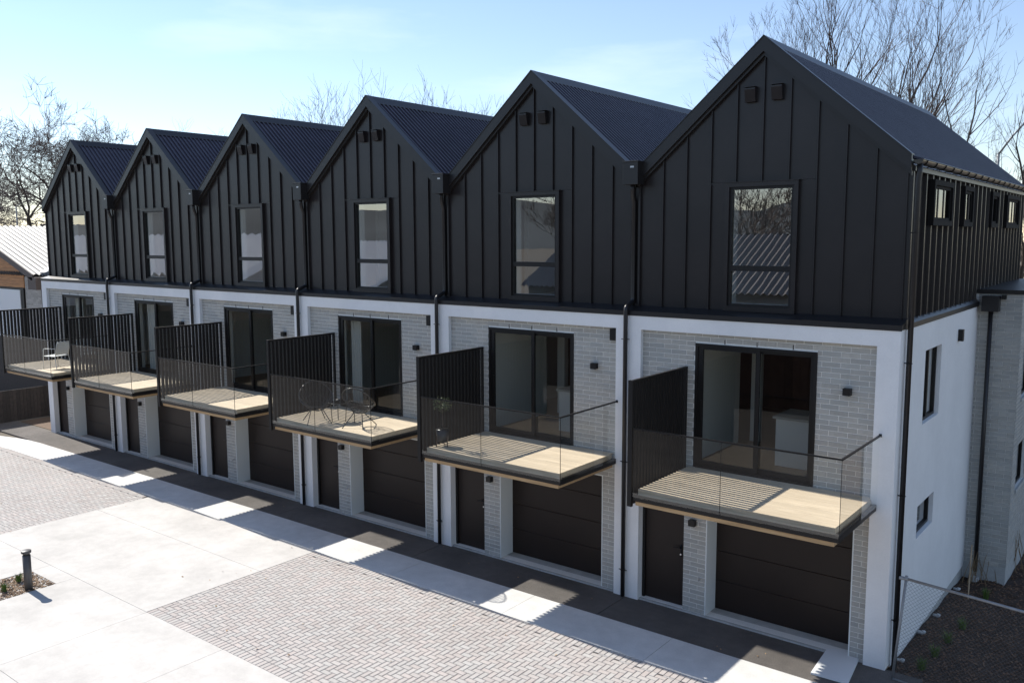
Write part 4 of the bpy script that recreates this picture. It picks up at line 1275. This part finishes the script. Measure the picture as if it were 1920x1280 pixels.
# far scrub line
rr = random.Random(77); m = MB()
def scrub(n, xa, xb, ya, yb, hz, sz=1.0):
    for _ in range(n):
        x, y, z = rr.uniform(xa, xb), rr.uniform(ya, yb), abs(rr.gauss(0, hz))
        d = Vector((rr.gauss(0, 1), rr.gauss(0, 1), rr.gauss(.6, 1))).normalized()*rr.uniform(.5, 1.4)*sz; e = Vector((rr.gauss(0, 1), rr.gauss(0, 1), rr.gauss(0, 1))).normalized()*.22*sz
        c = Vector((x, y, z)); m.poly([c-d, c+e, c+d, c-e])
scrub(4500, -60, 60, 62, 90, 3.2); scrub(5000, -190, -60, 40, 75, 3.6)
hm = MB(); hp = []  # unseen ridge added and raised to mask yellow low sky in window reflections
for i in range(73):
    a = math.radians(172+i*2.6); r_ = 520
    h_ = 27+6*math.sin(i*.9)+4*math.sin(i*2.3+1)+4*math.sin(i*.37)
    hp.append((r_*math.cos(a), r_*math.sin(a), h_))
for (x, y, z), (x2, y2, z2) in zip(hp[:-1], hp[1:]):
    hm.poly([(x, y, -.2), (x2, y2, -.2), (x2*1.18, y2*1.18, z2), (x*1.18, y*1.18, z)])
structure(hm.build('sky_mask_hills', mat('hazed_blue_grey_hills', (.085, .092, .095), .95, noise=(.02, .3)), None, True))  # distance haze put into the blue-grey colour
sc = stuff(m.build('far_scrub', mat('brown_scrub', (.13, .085, .06), .9, rnd=.4, vary=(.09, .09, .05))))
tag(sc, 'brown wintry scrub and hedges far behind the roofs', 'scrub')

t = empty('boundary_fence', (-25, -18.6, 0), 'tall brown vertical board fence across the lane', 'fence')
for i in range(200):
    link('board', cached('bfence', lambda m: m.box(0, .30, -.02, .02, 0, 2.6), M['brownfence']), t).location = (-30+i*.31, 0, 0)
MB().box(-30, 32, -.10, -.021, 2.2, 2.3).build('rail', M['brownfence'], t)
# ------------------------------------------------------------------ houses across the forecourt (seen in the window reflections)
def opposite(x0, x1, y0, y1, ze, zr, label, rmat, wmat):
    t = empty('opposite_house', ((x0+x1)/2, (y0+y1)/2, 0), label, 'house', 'houses across the forecourt')
    w, d = (x1-x0)/2, (y1-y0)/2
    m = MB(); m.box(-w, w, -d, d, 0, ze)
    m.prism([(-w, -d, ze+.001), (-w, d, ze+.001), (-w, 0, zr-.08)], (2*w, 0, 0)); m.build('wall', wmat, t)
    m = MB(); ov = .4; s = (zr-ze)/d
    corr(m, (-w-ov, d+ov, ze-ov*s+.05), (-w-ov, 0, zr), (w+ov, d+ov, ze-ov*s+.05), (w+ov, 0, zr), 1.0 if w > 20 else .36, .30 if w > 20 else .12, (0, s, 1))
    corr(m, (-w-ov, -d-ov, ze-ov*s+.05), (-w-ov, 0, zr), (w+ov, -d-ov, ze-ov*s+.05), (w+ov, 0, zr), .45, .10, (0, -s, 1))
    m.build('roof', rmat, t)
    n = int(2*w/3.2)
    for i in range(n):
        x = -w+1.6+i*3.2
        wd = MB().box(x-.7, x+.7, d+.001, d+.05, 1.2, 2.4).build('window', M['alu'], t)
        MB().box(x-.62, x+.62, d+.0505, d+.056, 1.28, 2.32).build('pane', M['darkglass'], wd)
opposite(-92, -46, -32, -20, 4.3, 7.0, 'long house opposite the far townhouses with a pale corrugated roof', M['opproof'], M['nwhite'])
opposite(-42, -33, -31, -19, 4.0, 6.6, 'short gabled house opposite the middle townhouses with a pale roof', M['opproof'], M['oppwall'])
opposite(-27, -2, -36, -26, 4.2, 6.9, 'long tan house opposite the end townhouses with a dark roof', M['opproofdark'], M['oppwall'])
for i, (x, y) in enumerate(((-22, -46), (-15, -44), (-8, -47), (-30, -45), (-38, -46), (-2, -45))):
    bare_tree((x, y, 0), 12+i % 3, .9, ['bare tree behind the tan house opposite, broad crown', 'bare tree behind the tan house opposite, narrow crown', 'bare tree behind the tan house opposite, tall crown', 'bare tree between the two houses opposite', 'bare tree behind the short gabled house opposite', 'bare tree past the end of the tan house opposite'][i], 90+i, levels=5, kids=(3, 5), budget=3000, group='bare trees across the forecourt', tw=3, trunk_r=.3)
